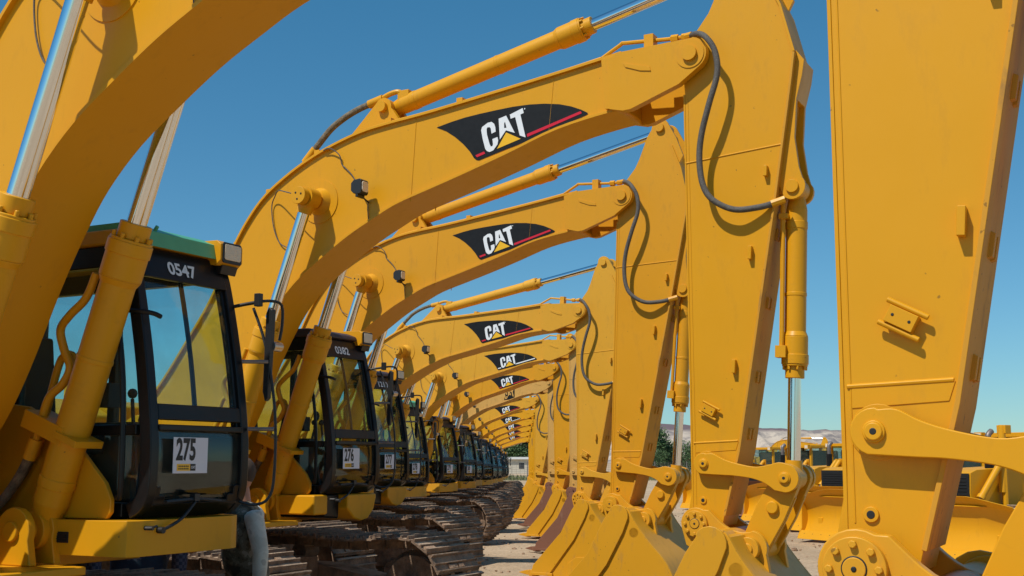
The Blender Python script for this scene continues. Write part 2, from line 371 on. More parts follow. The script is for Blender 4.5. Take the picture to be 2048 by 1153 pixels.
def boom_lines_mb():
    b = MB()
    f = lambda pts: [(p[0]-FOOT.x, p[1], p[2]-FOOT.y) for p in pts]
    for y, e in ((-.16, .045), (-.10, .05), (.08, .05)):
        pts = [(p[0], y, p[1]+e) for p in BUP[4:11]]; b.tube(f(pts), .019, 8)
    pts = [(p[0], -.185, p[1]+.035) for p in BUP[10:16]]+[(5.0, -.185, 5.075)]; b.tube(f(pts), .013, 8)
    # cleats
    for i in (5, 7, 9, 12, 14):
        x, z = BUP[i]; b.box(x-FOOT.x-.03, x-FOOT.x+.03, -.20, -.06, z-FOOT.y+.01, z-FOOT.y+.075)
    # rigid pipe at the nose
    b.tube(f([(4.80, -.14, 5.02), (4.90, -.14, 5.045), (5.15, -.14, 5.175), (5.2, -.14, 5.185), (5.57, -.14, 5.155), (5.74, -.14, 5.15)]), .017, 8, smooth=3)
    b.box(5.38-.1, 5.46-.1, -.19, -.09, 5.06-1.95, 5.21-1.95); b.cyl((5.60-.1, -.14, 3.2), (5.66-.1, -.14, 3.198), .034, n=6); b.cyl((5.69-.1, -.14, 3.2), (5.75-.1, -.14, 3.198), .03, n=6)
    return b
def boom_hose_mb():
    b = MB(); f = lambda pts: [(p[0]-FOOT.x, p[1], p[2]-FOOT.y) for p in pts]
    b.tube(f([(1.93, -.06, 4.67), (2.02, -.06, 4.76), (2.15, -.06, 4.88), (2.31, -.06, 4.97), (2.47, -.06, 5.03), (2.64, -.06, 5.07)]), .030, 10)
    return b
def boom_hose_fit_mb():
    b = MB(); f = lambda pts: [(p[0]-FOOT.x, p[1], p[2]-FOOT.y) for p in pts]
    b.cyl(*f([(2.58, -.06, 5.055), (2.74, -.06, 5.09)]), .042, n=12)
    b.tube(f([(2.72, -.06, 5.09), (2.82, -.06, 5.125), (2.91, -.05, 5.13), (2.95, -.02, 5.06)]), .026, 8)
    b.box(2.80, 2.92, -.07, .05, 3.08, 3.19)
    return b
def boom_ferrule_mb():
    b = MB(); f = lambda pts: [(p[0]-FOOT.x, p[1], p[2]-FOOT.y) for p in pts]
    b.cyl(*f([(1.85, -.06, 4.585), (1.97, -.06, 4.705)]), .042, n=12); b.cyl(*f([(1.74, -.06, 4.47), (1.86, -.06, 4.60)]), .026, n=10); return b
def cable_mb():
    b = MB(); f = lambda pts: [(p[0]-FOOT.x, p[1], p[2]-FOOT.y) for p in pts]
    y = -BH-.012
    b.tube(f([(2.20, y-.02, 4.62), (2.28, y-.03, 4.63), (2.38, y-.02, 4.56), (2.40, y, 4.47), (2.44, y, 4.43), (2.52, y, 4.35), (2.60, y, 4.22), (2.66, y-.05, 4.16)]), .006, 6)
    b.tube(f([(2.07, -.49, 4.17), (1.95, -.46, 4.21), (1.78, -.36, 4.26), (1.66, -.26, 4.24), (1.60, -.23, 4.15), (1.63, -.23, 3.95), (1.70, -.23, 3.8), (1.80, -.24, 3.74)]), .0055, 6)
    b.tube(f([(2.70, y, 4.10), (2.70, y, 3.98), (2.71, y, 3.90)]), .004, 6)
    return b
def stick_prof(Ls):
    d = Ls
    left = [(-.10, .0), (-.085, .10), (-.02, .15), (.05, .24), (.16, .38), (.28, .58)]
    top = [(.335, .70), (.42, .75), (.50, .70), (.58, .58), (.70, .30), (.795, -.09)]
    right = [(.765, -.30), (.61, -1.24*d/3.65), (.28, -(d-.54)), (.14, -d-.02)]
    bot = arc(-.036, -d, .108, -20, -170, 8)
    return left+top+right+bot+[(-.08, -(d-.30)), (-.08, -.30)]
def stick_mb(Ls, bdx=0.0):
    b = MB(); d = Ls; h = .18
    p = stick_prof(d); b.prism(p, -h, h)
    for sy in (-1, 1):   # head ears for the stick cylinder rod
        ear = [(.10, .28), (.18, .45), (.28, .72), (.33, .80)]+arc(.436, .815, .11, 150, 20, 8)+[(.64, .68), (.735, .45), (.60, .2), (.3, .2)]
        a, c = sorted((sy*(h-.045), sy*(h-.002))); b.prism(ear, a, c)
        b.ycyl(.436, .815, sy*(h-.02), sy*(h+.035), .055)
    # flange plates front and back
    b.strip([(-.082, -(d-.10)), (-.08, -(d-.30)), (-.08, -.30)], .014, -h-.004, h+.004); b.tube([(-.058, -h, -.32), (-.058, -h, -(d-.14))], .004, 5, smooth=0)
    b.strip([(.795, -.09), (.765, -.30), (.61, -1.24*d/3.65), (.28, -(d-.54)), (.155, -d+.06)], .018, -h-.02, h+.02, 2)
    b.strip([(.58, .58), (.70, .30), (.795, -.09)], .02, -h-.02, h+.02)
    # bucket cylinder lug
    lug = [(.70, .02), (.80, -.05), (.87, -.15), (.85, -.27), (.80, -.45), (.775, -.75), (.80, -.98)]+arc(.745, -1.13, .10, 40, -130, 9)+[(.62, -1.05), (.66, -.8)]
    for sy in (-1, 1): b.prism(lug, sy*.125-.02, sy*.125+.02)
    b.prism([(.72, .0), (.80, -.05), (.87, -.15), (.85, -.27), (.80, -.45), (.70, -.45)], -.115, .115)
    b.ycyl(.745, -1.13, -.165, .165, .05); 
    for sy in (-1, 1):
        y = sy*h
        b.tube([(-.09, y, -.86*d/3.65), (.68, y, -.80*d/3.65)], .007, 6, smooth=0)
        b.tube([(-.07, y, -d+.60), (.28, y, -d+.615)], .009, 6, smooth=0)
        a_, c_ = sorted((y-sy*.002, y+sy*.0035)); b.prism([(-.055, -d+.525), (.262, -d+.545), (.285, -d+.612), (-.055, -d+.598)], a_, c_)
        b.ycyl(-.036, -d, sy*.1, sy*.205, .105, n=28)
        b.ycyl(.03, -(d-.445), sy*.1, sy*.185, .095, n=24)
        b.ycyl(-.004, -(d-.17), sy*.1, sy*.19, .032, .026); b.ycyl(-.004, -(d-.17), sy*.1, sy*.192, .014, m=1)
        # small welded brackets
        def br(x, z, w_, hh, rot):
            c, s_ = math.cos(R(rot)), math.sin(R(rot))
            q = [(x+px*c-pz*s_, z+px*s_+pz*c) for px, pz in ((-w_, -hh), (w_, -hh), (w_, hh), (-w_, hh))]
            b.prism(q, min(y, y+sy*.045), max(y, y+sy*.045))
        k_ = d/3.65; bx_ = .065+bdx; br(bx_, -2.805*k_, .050, .030, -28)
        for ox, oz in ((-.012, -.040), (.022, .034)):
            a_ = R(-28); cx_, cz_ = bx_+ox, -2.805*k_+oz
            b.cyl((cx_-.074*math.cos(a_), y+sy*.03, cz_-.074*math.sin(a_)), (cx_+.074*math.cos(a_), y+sy*.03, cz_+.074*math.sin(a_)), .010, n=8)
        for q_ in (-.03, .03): b.ycyl(bx_+q_*math.cos(R(-28)), -2.805*k_+q_*math.sin(R(-28)), y+sy*.04, y+sy*.047, .006, n=8, m=1)
        br(.27+bdx, -2.48*d/3.65, .014, .05, -4); br(.42+bdx*.7, -1.62*d/3.65, .014, .05, -4); br(.56, -1.0*d/3.65, .014, .04, -4)
    # pads on the front plate
    A_ = Vector((.61, -1.24*d/3.65)); B_ = Vector((.28, -(d-.54))); u_ = (B_-A_).normalized(); n_ = Vector((-u_.y, u_.x)); 
    for t in (.12, .40, .70, .93):
        c_ = A_+(B_-A_)*t
        for y0, y1 in ((-.06, -.02), (.02, .06)):
            b.prism([tuple(c_-u_*.05+n_*.010), tuple(c_+u_*.05+n_*.010), tuple(c_+u_*.04+n_*.034), tuple(c_-u_*.04+n_*.034)], y0, y1, 2)
    return b
def stick_hose_mb():
    b = MB(); yy = -.335
    pts = [(-.04, -.14, .195), (.06, -.24, .165), (.161, yy, .083), (.227, yy, -.04), (.24, yy, -.22), (.168, yy, -.453), (.093, -.31, -.683), (.068, -.30, -.88), (.092, -.30, -1.08), (.169, -.30, -1.208), (.326, -.28, -1.294), (.50, -.24, -1.289), (.62, -.20, -1.26)]
    b.tube(pts, .024, 10, 0)
    b.cyl((.60, -.21, -1.265), (.70, -.19, -1.235), .03, n=8, m=1); b.cyl((-.08, -.14, .195), (-.02, -.15, .198), .03, n=8, m=1)
    return b
def barrel_mb(L, r, pipe=True, bolts=8):
    """hydraulic barrel, eye at origin, gland end at x=L"""
    b = MB()
    b.ycyl(0, 0, -r*.85, r*.85, r*1.05)
    b.cyl((.04, 0, 0), (.16, 0, 0), r*.72, r, n=28); b.cyl((.155, 0, 0), (L-.30, 0, 0), r, n=32)
    b.cyl((L-.355, 0, 0), (L-.315, 0, 0), r, r*1.2, n=32); b.cyl((L-.316, 0, 0), (L-.09, 0, 0), r*1.2, n=32); b.cyl((L-.18, 0, 0), (L-.105, 0, 0), r*1.27, n=32)
    b.cyl((L-.091, 0, 0), (L, 0, 0), r*.90, n=28)
    for i in range(bolts):
        a = 2*math.pi*i/bolts+.3
        b.cyl((L-.10, r*1.05*math.cos(a), r*1.05*math.sin(a)), (L-.062, r*1.05*math.cos(a), r*1.05*math.sin(a)), r*.14, n=6)
    b.cyl((.25, 0, 0), (.31, 0, 0), r*1.05, n=32); b.cyl((.55*L, 0, 0), (.55*L+.03, 0, 0), r*1.04, n=32)
    return b
def rod_mb(L, r):
    b = MB(); b.cyl((-L, 0, 0), (-r*1.3, 0, 0), r, n=28, m=0); b.ycyl(0, 0, -r*1.25, r*1.25, r*1.75, m=1); b.cyl((-r*2.6, 0, 0), (-r*.9, 0, 0), r*1.25, r*1.4, m=1)
    return b
def cylinder(kind, parent, p0, p1, y, Lb, r, rr, pm, extra=None, label=None):
    d = Vector(p1)-Vector(p0); D = d.length; a = math.atan2(d.y, d.x)
    Lb = round(Lb, 2)
    o = part(kind, ('barrel', Lb, r), lambda: barrel_mb(Lb, r), [pm], parent, (p0[0], y, p0[1]), -a, bevel=.006)
    Lr = round(D-Lb+.25, 1)
    part('piston_rod', ('rod', Lr, rr), lambda: rod_mb(Lr, rr), ['chrome', pm], o, (D, 0, 0))
    if extra: extra(o)
    return o
def lift_pipes(side):
    def mk():
        b = MB(); s = -1
        y = side*-.0
        # two bent steel pipes on the rearward side of the barrel, clamped
        b.tube([(1.45, -.05, .13), (1.30, -.05, .15), (1.18, -.06, .22), (1.08, -.05, .27), (.98, -.03, .22), (.90, -.02, .145), (.80, -.03, .15), (.70, -.05, .20), (.55, -.05, .20)], .024, 10)
        b.tube([(.86, .03, .13), (.95, .03, .20), (.93, .03, .27), (.84, .03, .29), (.55, .03, .27)], .022, 10)
        b.box(.50, .60, -.10, .08, -.03, .30); b.box(.53, .57, -.11, .09, -.16, .02)
        return b
    return mk
def lift_hoses_mb():
    b = MB()
    for y, dz in ((-.05, .20), (.03, .27)):
        b.cyl((.50, y, dz), (.44, y, dz), .022, n=8, m=1); b.cyl((.46, y, dz), (.34, y, dz+.01), .038, n=10, m=1)
        b.tube([(.36, y, dz+.01), (.20, y, dz+.05), (.02, y-.02, dz+.12), (-.12, y-.06, dz+.24), (-.18, y-.1, dz+.42)], .028, 10, 0)
    return b
def bucket_mb():
    b = MB(); W = .64
    cut = [(-.70, -1.235), (-.62, -1.10), (-.12, -.56), (.08, -.20), (.155, -.08)]
    hinge = arc(.27, -.13, .12, 155, 30, 8)
    back = c2([(.374, -.07), (.46, -.22), (.62, -.42), (.80, -.62), (.90, -.86), (.86, -1.08), (.66, -1.24), (.36, -1.285), (-.10, -1.275), (-.66, -1.262)], 4)
    side = cut+hinge[1:-1]+back
    for sy in (-1, 1):
        a, c = sorted((sy*(W-.03), sy*W)); b.prism(side, a, c)
        bar = [(-.70, -1.24), (-.66, -1.10), (-.14, -.55), (.06, -.18), (.14, -.07)]+arc(.24, -.12, .125, 150, -10, 8)+[(.30, -.30), (.10, -.66), (-.36, -1.24)]
        a, c = sorted((sy*W, sy*(W+.03))); b.prism(bar, a, c)
        wp = [(-.05, -1.27), (-.02, -1.05), (.12, -.95), (.40, -.93), (.62, -1.0), (.72, -1.2), (.5, -1.262)]
        a, c = sorted((sy*W, sy*(W+.018))); b.prism(wp, a, c)
    shell = [(.16, -.15), (.22, -.05)]+back
    b.strip(shell, -.03, -W+.0305, W-.0305)
    b.strip([(-.70, -1.262), (-.30, -1.268)], .05, -W-.035, W+.035)
    # cross tube at the hinge
    b.cyl((.24, -W+.03, -.13), (.24, W-.03, -.13), .10, n=20)
    b.cyl((.42, -W+.0, -.30), (.42, W, -.30), .06, n=16)
    # ears
    ear = arc(0, 0, .118, 200, 60, 10)+c2([(.10, .10), (.22, -.01), (.34, -.055), (.42, -.05)], 4)+arc(.41, -.17, .13, 80, -20, 8)+[(.60, -.62), (.40, -.50), (.14, -.30), (-.08, -.16)]
    for sy in (-1, 1):
        a, c = sorted((sy*.215, sy*.27)); b.prism(ear, a, c)
        b.ycyl(.41, -.17, sy*.26, sy*.335, .084, n=32); b.ycyl(.41, -.17, sy*.33, sy*.349, .04); b.ycyl(.41, -.17, sy*.33, sy*.352, .011, m=1)
    return b
def bucket_cap_mb(bolted, sy):
    b = MB()
    if 1:
        b.ycyl(0, 0, sy*.26, sy*(.30 if bolted else .335), .096 if bolted else .088, n=36)
        if bolted:
            b.bolt_ring(0, 0, sy*.30, .074, 8, .0135, sy*.016)
            b.ycyl(0, 0, sy*.29, sy*.303, .040, m=1); b.ycyl(0, 0, sy*.29, sy*.305, .036); b.ycyl(0, 0, sy*.29, sy*.308, .009, m=1)  # thin black ring paints the shade of a recess round the pin end
        else:
            b.ycyl(0, 0, sy*.33, sy*.341, .045); b.ycyl(0, 0, sy*.33, sy*.343, .011, m=1)
    return b
def tooth_mb():
    b = MB(); b.prism([(.14, .035), (.14, -.03), (-.02, -.035), (-.17, -.012), (-.17, .0), (-.03, .045)], -.055, .055); b.box(.02, .16, -.065, .065, -.045, .055); return b
def idler_mb():
    b = MB(); L = .622
    top = c2([(0, .075), (.06, .085), (.14, .06), (.24, .045), (.38, .042), (.48, .07), (.56, .105), (L, .105)], 4)
    p = top+arc(L, 0, .105, 80, -80, 10)+c2([(.56, -.10), (.48, -.062), (.38, -.045), (.24, -.05), (.14, -.062), (.0, -.078)], 4)+arc(0, 0, .08, 262, 98, 10)
    for sy in (-1, 1):
        a, c = sorted((sy*.205, sy*.255)); b.prism(p, a, c)
        for x, r in ((0, .030), (L, .036)):
            b.ycyl(x, 0, sy*.25, sy*.268, r*1.25); b.ycyl(x, 0, sy*.25, sy*.276, r); b.ycyl(x, 0, sy*.25, sy*.2775, .013, m=1)
    b.ycyl(0, 0, -.2, .2, .055); b.ycyl(L, 0, -.2, .2, .05)
    return b
def power_link_mb():
    b = MB(); L = .56   # along +x
    p = arc(0, 0, .10, 100, 260, 8)+[(L*.5, -.115), (L, -.10)]+arc(L, 0, .10, -90, 90, 8)[1:]+[(L*.5, .115)]
    for sy in (-1, 1):
        a, c = sorted((sy*.105, sy*.185)); b.prism(p, a, c)
        b.ycyl(L*.42, 0, sy*.18, sy*.215, .05, .042, n=20)
        b.strip([(0.10, .10), (L*.5, .108), (L-.05, .095)], .012, min(sy*.11, sy*.15), max(sy*.11, sy*.15))
    b.box(L*.60, L*.95, -.11, .11, -.09, .075); b.ycyl(L, 0, -.205, .205, .10)
    return b
# --- house, cab and running gear
def house_mb():
    b = MB()
    b.prism([(-3.1, 1.46), (-.15, 1.46), (-.15, 2.20), (-.5, 2.36), (-2.6, 2.36), (-3.1, 2.25)], -1.48, -.42)
    b.prism([(-3.1, 1.46), (-.15, 1.46), (-.15, 2.30), (-.4, 2.36), (-3.1, 2.36)], -.40, 1.46)
    b.prism([(-.13, 1.46), (1.05, 1.46), (1.12, 1.58), (1.0, 1.64), (-.13, 1.66)], -1.46, -.62)     # tool box
    b.cyl((-1.9, .6, 2.36), (-1.9, .6, 2.75), .06, n=16)
    return b
def frame_mb():
    b = MB()
    b.box(-3.0, 1.0, -1.46, 1.30, 1.16, 1.45)
    for y in (-.30, .30):
        b.prism([(-.35, 1.45), (.70, 1.45), (.42, 2.02)]+arc(.10, 1.95, .26, 15, 165, 8)+[(-.35, 1.8)], y-.03, y+.03)
    b.box(.9, 1.55, -.62, .36, 1.155, 1.20)
    for y in (-.42, -.25, .225, .39):
        b.prism([(.85, 1.2), (1.30, 1.2)]+arc(1.15, 1.38, .13, -20, 160, 8)+[(.85, 1.42)], y-.025, y+.025)
    b.ycyl(1.15, 1.38, -.47, -.2, .055); b.ycyl(1.15, 1.38, .18, .42, .055)
    b.ycyl(.9, 1.55, -.20, -.14, .11); b.cyl((0, 0, .95), (0, 0, 1.16), .75, n=40)
    return b
def cwt_mb():
    b = MB(); out = []
    for k in range(17):
        a = R(90+180*k/16); out.append((-2.55+.85*math.cos(a)*1.0, 1.46*math.sin(a)))
    b.prism_z([(-2.55, 1.46)]+out[1:-1]+[(-2.55, -1.46)], 1.10, 2.30); return b
def plat_mb():
    b = MB()
    pts = [(-.1, .40), (1.70, .40), (1.77, .42), (1.80, .48), (1.80, 1.20)]+[(1.80-.16+.16*math.cos(R(a)), 1.20+.16*math.sin(R(a))) for a in (20, 45, 70, 90)]+[(-.1, 1.36)]
    b.prism_z(pts, 1.25, 1.44); b.box(1.22, 1.36, .396, .41, 1.315, 1.375, 1)
    for k in range(4): b.box(1.225, 1.355, .392, .40, 1.32+k*.014, 1.325+k*.014, 1)
    return b
def plat2_mb():
    b = MB(); b.prism_x([(.40, 1.25), (.62, 1.25), (.62, 1.44), (.40, 1.44)], -.1, 1.70)
    b.prism_x([(.62, 1.22), (.86, 1.20), (.86, 1.44), (.62, 1.44)], -.1, 1.66, 1)
    b.prism_x([(.86, 1.30), (.98, 1.20), (1.10, 1.17), (1.22, 1.19), (1.32, 1.28), (1.36, 1.40), (1.36, 1.44), (.86, 1.44)], -.1, 1.76); return b
def sidepanel_mb():
    b = MB()
    b.prism([(.2, 1.445), (1.56, 1.445), (1.59, 1.48), (1.59, 1.55), (1.54, 1.64), (1.32, 1.84), (1.16, 1.95), (.90, 2.07), (.2, 2.15)], .47, .50); return b
Y0, Y1 = .54, 1.35
FRONT = [(1.66, 1.445), (1.74, 1.49), (1.79, 1.58), (1.80, 1.75), (1.79, 1.95), (1.73, 2.35), (1.64, 2.75), (1.58, 2.93), (1.50, 3.0)]
def cabshell_mb():
    b = MB(); F = c2(FRONT, 4)
    for y0, y1 in ((Y0, Y0+.065), (Y1-.065, Y1)):
        b.strip(F, .085, y0, y1)
        b.box(-.06, .02, y0, y1, 1.45, 2.98); b.box(.66, .72, y0+.004, y1-.004, 1.46, 2.96)
        b.box(-.06, 1.60, y0+.002, y1-.002, 1.45, 1.53); b.box(-.05, 1.68, y0+.003, y1-.003, 1.90, 1.96); b.box(-.05, 1.5, y0+.001, y1-.001, 2.86, 2.985)
    b.box(.0, .68, Y0+.01, Y0+.04, 1.5, 1.93)                                # closed lower side by the boom
    b.box(.0, 1.74, Y1-.04, Y1-.01, 1.5, 1.93)                                # lower door panel
    # front header, sill and base bars
    b.prism([(1.595, 2.80), (1.64, 2.80), (1.565, 2.985), (1.47, 2.985)], Y0+.06, Y1-.06)
    b.box(1.735, 1.803, Y0+.06, Y1-.06, 1.925, 1.96); b.prism([(1.62, 1.445), (1.68, 1.445), (1.775, 1.525), (1.70, 1.525)], Y0+.06, Y1-.06)
    b.prism([(1.735, 1.985), (1.785, 1.985), (1.772, 2.075), (1.72, 2.075)], Y0+.064, Y1-.064)   # lower rail of the windscreen
    for y0 in (Y0+.06, Y1-.085): b.strip([(p[0]-.02, p[1]) for p in F[16:26]], .03, y0, y0+.025)
    m_ = Y0+.385; b.strip([(p[0]-.03, p[1]) for p in F[17:29]], .022, m_, m_+.028)
    # rounded lower corners of the lower pane
    for s, yc in ((1, Y0+.06), (-1, Y1-.06)):
        for k, (dy, dz) in enumerate(((.16, .02), (.09, .05), (.045, .10))):
            ya, yb = sorted((yc, yc+s*dy)); b.prism([(1.70, 1.50), (1.765, 1.51), (1.765+.012*k, 1.52+dz), (1.70, 1.52+dz)], ya, yb)
    # rear wall
    b.box(-.06, .0, Y0+.06, Y1-.06, 1.45, 2.0); b.box(-.06, .0, Y0+.06, Y1-.06, 2.84, 2.98)
    return b
def roof_mb():
    b = MB(); b.prism([(-.12, 2.985), (1.52, 2.985), (1.60, 3.0), (1.58, 3.04), (1.48, 3.075), (-.06, 3.085), (-.12, 3.05)], Y0-.02, Y1+.02); return b
def hatch_mb():
    b = MB(); b.prism([(.3, 3.076), (1.56, 3.05), (1.612, 2.985), (1.618, 2.985), (1.60, 3.075), (1.50, 3.115), (.3, 3.12)], Y0+.01, Y1-.08)
    for y in (.62, .74): b.cyl((1.56, y, 3.09), (1.58, y, 3.115), .012, n=8)
    return b
def pane(fn): return fn
def windscreen_mb():
    b = MB(); F = c2(FRONT, 4); b.strip([(p[0]-.028, p[1]) for p in F[17:30]], .006, Y0+.06, Y1-.06); return b
def lowerpane_mb():
    b = MB(); F = c2(FRONT, 4); b.strip([(p[0]-.028, p[1]) for p in F[5:17]], .006, Y0+.06, Y1-.06); return b
def sidewin_mb():
    b = MB(); y = Y0+.03
    b.prism([(.02, 1.96), (.66, 1.96), (.66, 2.86), (.02, 2.86)], y, y+.006); b.prism([(.72, 1.55), (1.66, 1.55), (1.70, 1.9), (1.66, 2.3), (1.52, 2.86), (.72, 2.86)], y, y+.006); return b
def doorwin_mb():
    b = MB(); y = Y1-.036
    b.prism([(.02, 1.96), (.66, 1.96), (.66, 2.86), (.02, 2.86)], y, y+.006); b.prism([(.72, 1.96), (1.69, 1.96), (1.64, 2.3), (1.52, 2.86), (.72, 2.86)], y, y+.006); return b
def rearwin_mb(): b = MB(); b.box(-.04, -.034, Y0+.06, Y1-.06, 2.0, 2.84); return b
def seat_mb():
    b = MB(); b.box(.35, .85, .66, 1.12, 1.80, 1.95); b.prism([(.30, 1.92), (.42, 1.92), (.34, 2.55), (.22, 2.55)], .66, 1.12)
    b.prism([(.24, 2.56), (.33, 2.56), (.31, 2.74), (.22, 2.74)], .76, 1.02); b.box(.42, .80, .70, 1.08, 1.46, 1.80); return b
def console_mb():
    b = MB()
    b.box(.45, 1.15, .60, .70, 1.5, 2.02); b.box(.45, 1.05, 1.14, 1.25, 1.5, 2.0); b.box(1.15, 1.6, .6, 1.2, 1.455, 1.50)
    for y in (.65, 1.195):
        b.tube([(1.05, y, 2.0), (1.08, y, 2.1), (1.1, y, 2.2)], .014, 8); b.sphere((1.1, y, 2.23), .035, sq=(1, .8, 1.5))
    for y in (.82, .94):
        b.tube([(1.45, y, 1.5), (1.4, y, 1.8), (1.36, y, 2.12)], .012, 8); b.sphere((1.36, y, 2.15), .03)
    b.box(1.32, 1.40, .60, .70, 2.06, 2.20)
    return b
def handrail_mb():
    b = MB()
    y = Y0-.035
    b.tube([(1.60, y, 1.56), (1.64, y-.015, 1.62), (1.62, y-.015, 2.2), (1.52, y-.015, 2.72), (1.48, y, 2.78)], .016, 8)
    b.tube([(1.55, y, 2.6), (1.72, y+.06, 2.58), (1.75, y+.12, 2.56)], .014, 6)
    return b
def mirror_mb():
    b = MB()
    y = Y1
    b.tube([(1.60, y-.01, 2.70), (1.72, y+.02, 2.72), (1.84, y+.03, 2.73)], .012, 8); b.box(1.80, 1.84, y-.0, y+.04, 2.70, 2.78)
    b.tube([(1.83, y+.02, 2.73), (1.86, y+.10, 2.74), (1.88, y+.17, 2.72), (1.88, y+.18, 2.60), (1.87, y+.17, 2.50)], .010, 8, smooth=3)
    b.prism([(1.85, 2.12), (1.87, 2.14), (1.89, 2.68), (1.86, 2.70), (1.84, 2.66), (1.83, 2.18)], y+.070, y+.105)
    b.cyl((1.87, y+.10, 2.46), (1.87, y+.18, 2.46), .03, n=10, m=1)
    return b
def grab_mb():
    b = MB(); y = Y1+.07
    b.tube([(1.74, y, 2.70), (1.84, y+.01, 2.45), (1.92, y+.015, 2.05), (1.93, y+.01, 1.66), (1.90, y-.01, 1.53), (1.83, y-.06, 1.50), (1.76, y-.10, 1.52)], .009, 8)
    for z, x in ((2.36, 1.86), (1.95, 1.92)): b.cyl((x-.12, Y1-.02, z), (x+.01, y, z), .012, n=8, m=1)
    return b
def wiper_mb():
    b = MB(); b.cyl((1.80, .62, 1.385), (1.84, .62, 1.385), .018, n=10); b.tube([(1.83, .62, 1.385), (1.84, .75, 1.44), (1.82, .88, 1.53)], .009, 6)
    b.tube([(1.81, .66, 1.535), (1.82, .90, 1.545), (1.81, 1.10, 1.53)], .010, 6); b.box(1.795, 1.835, .86, .90, 1.535, 1.575)
    b.cyl((1.80, .52, 1.40), (1.85, .53, 1.40), .012, n=8); b.tube([(1.83, .53, 1.40), (1.84, .57, 1.41)], .007, 6); return b
def cablight_mb():
    b = MB()
    b.prism([(1.36, 2.97), (1.62, 2.95), (1.655, 2.98), (1.655, 3.08), (1.62, 3.105), (1.36, 3.11)], 1.20, 1.40, 0)
    b.prism_x([(1.225, 2.965), (1.375, 2.965), (1.385, 2.975), (1.385, 3.085), (1.375, 3.095), (1.225, 3.095), (1.215, 3.085), (1.215, 2.975)], 1.652, 1.662, 2)
    b.prism_x([(1.235, 2.985), (1.365, 2.985), (1.375, 2.995), (1.375, 3.075), (1.365, 3.082), (1.235, 3.082), (1.228, 3.075), (1.228, 2.995)], 1.660, 1.668, 1)
    b.prism([(1.40, 2.955), (1.62, 2.90), (1.64, 2.955)], 1.24, 1.38, 2)
    return b
def card_mb(num):
    b = MB(); x = 1.812; y0, y1, z0, z1 = .70, .975, 1.69, 1.89
    b.box(x-.003, x, y0, y1, z0, z1, 0)
    vs, fs, wd = text2d(num, .165, .56, .006); sc = .155/wd
    b.add([(x+.0015, y0+.02+v[0]*sc, z0+.068+v[1]) for v in vs], fs, 1)
    b.box(x, x+.0015, y0+.03, y0+.135, z0+.014, z0+.052, 2); b.box(x, x+.0015, y0+.137, y0+.178, z0+.014, z0+.052, 1)
    vs, fs, wd = text2d('CAT', .02, .8, .0006); b.add([(x+.0028, y0+.141+v[0]*(.033/wd), z0+.026+v[1]) for v in vs], fs, 0)
    for k in range(2):
        for j in range(6): b.box(x+.0014, x+.0022, y0+.042+j*.014, y0+.051+j*.014, z0+.021+k*.014, z0+.029+k*.014, 1)
    return b
def rooftext_mb(num):
    b = MB(); vs, fs, wd = text2d(num, .105, .80, .003); sc = .235/wd
    def P(v):
        z = 2.835+v[1]; return (1.642-(z-2.80)*(.075/.185)+.003, .80+v[0]*sc, z)
    b.add([P(v) for v in vs], fs, 0); return b
# running gear
def stadium(x0, x1, zc, r, n):
    """points round a track: x0 rear wheel, x1 front wheel"""
    straight = x1-x0; per = 2*straight+2*math.pi*r; out = []
    for i in range(n):
        s = per*i/n
        if s < straight: p = (x0+s, zc+r); t = 0; p = (p[0], p[1]-.035*math.sin(math.pi*s/straight*3)**2)
        elif s < straight+math.pi*r: a = (s-straight)/r; p = (x1+r*math.sin(a), zc+r*math.cos(a)); t = -a
        elif s < 2*straight+math.pi*r: q = s-straight-math.pi*r; p = (x1-q, zc-r); t = -math.pi
        else: a = (s-2*straight-math.pi*r)/r; p = (x0-r*math.sin(a), zc-r*math.cos(a)); t = -math.pi-a
        out.append((p[0], p[1], t))
    return out
def chain_mb():
    b = MB(); n = 51; W = .40; rnd = random.Random(3)
    for (x, z, t) in stadium(-1.9, 2.3, .535, .475, n):
        c, s = math.cos(t), math.sin(t)
        def T(u, v): return (x+u*c-v*s, z+u*s+v*c)
        prof = [(-.104, 0), (-.104, .018), (-.088, .052), (-.078, .052), (-.068, .02), (-.006, .02), (.0, .046), (.010, .046), (.018, .02), (.070, .02), (.078, .050), (.088, .050), (.098, .016), (.104, .012), (.104, 0)]
        b.prism([T(*q) for q in prof], -W+rnd.uniform(-.006, .006), W+rnd.uniform(-.006, .006), 0)
        for y in (-.13, .13): b.prism([T(*q) for q in [(-.10, -.10), (.10, -.10), (.10, .0), (-.10, .0)]], y-.03, y+.03, 0)
        if rnd.random() < .0: pass
        k = rnd.randint(1, 3)
        for _ in range(k):   # dried mud lodged between the grousers
            u = rnd.choice((-.038, .045)); y = rnd.uniform(-W+.08, W-.08); h = rnd.uniform(.015, .03); l = rnd.uniform(.03, .10)
            b.prism([T(*q) for q in [(u-.03, .018), (u+.028, .018), (u+.02, .018+h), (u-.015, .02+h*.8)]], y-l, y+l, 1)
    return b
def roller_mb():
    b = MB(); b.ycyl(0, 0, -.18, .18, .12, n=20); b.ycyl(0, 0, -.22, -.16, .15); b.ycyl(0, 0, .16, .22, .15); return b
def idlerw_mb(r=.36):
    b = MB(); b.ycyl(0, 0, -.06, .06, r, n=32); b.ycyl(0, 0, -.12, .12, r*.86, n=32); b.ycyl(0, 0, -.2, .2, .10); return b
def sprocket_mb():
    b = MB(); p = []
    for k in range(21):
        for a, r in ((0, .37), (.25, .43), (.5, .43), (.75, .37)): p.append((r*math.cos(2*math.pi*(k+a)/21), r*math.sin(2*math.pi*(k+a)/21)))
    b.prism(p, -.04, .04); b.ycyl(0, 0, -.25, .2, .22, n=28); b.bolt_ring(0, 0, .2, .17, 12, .015, .02); return b
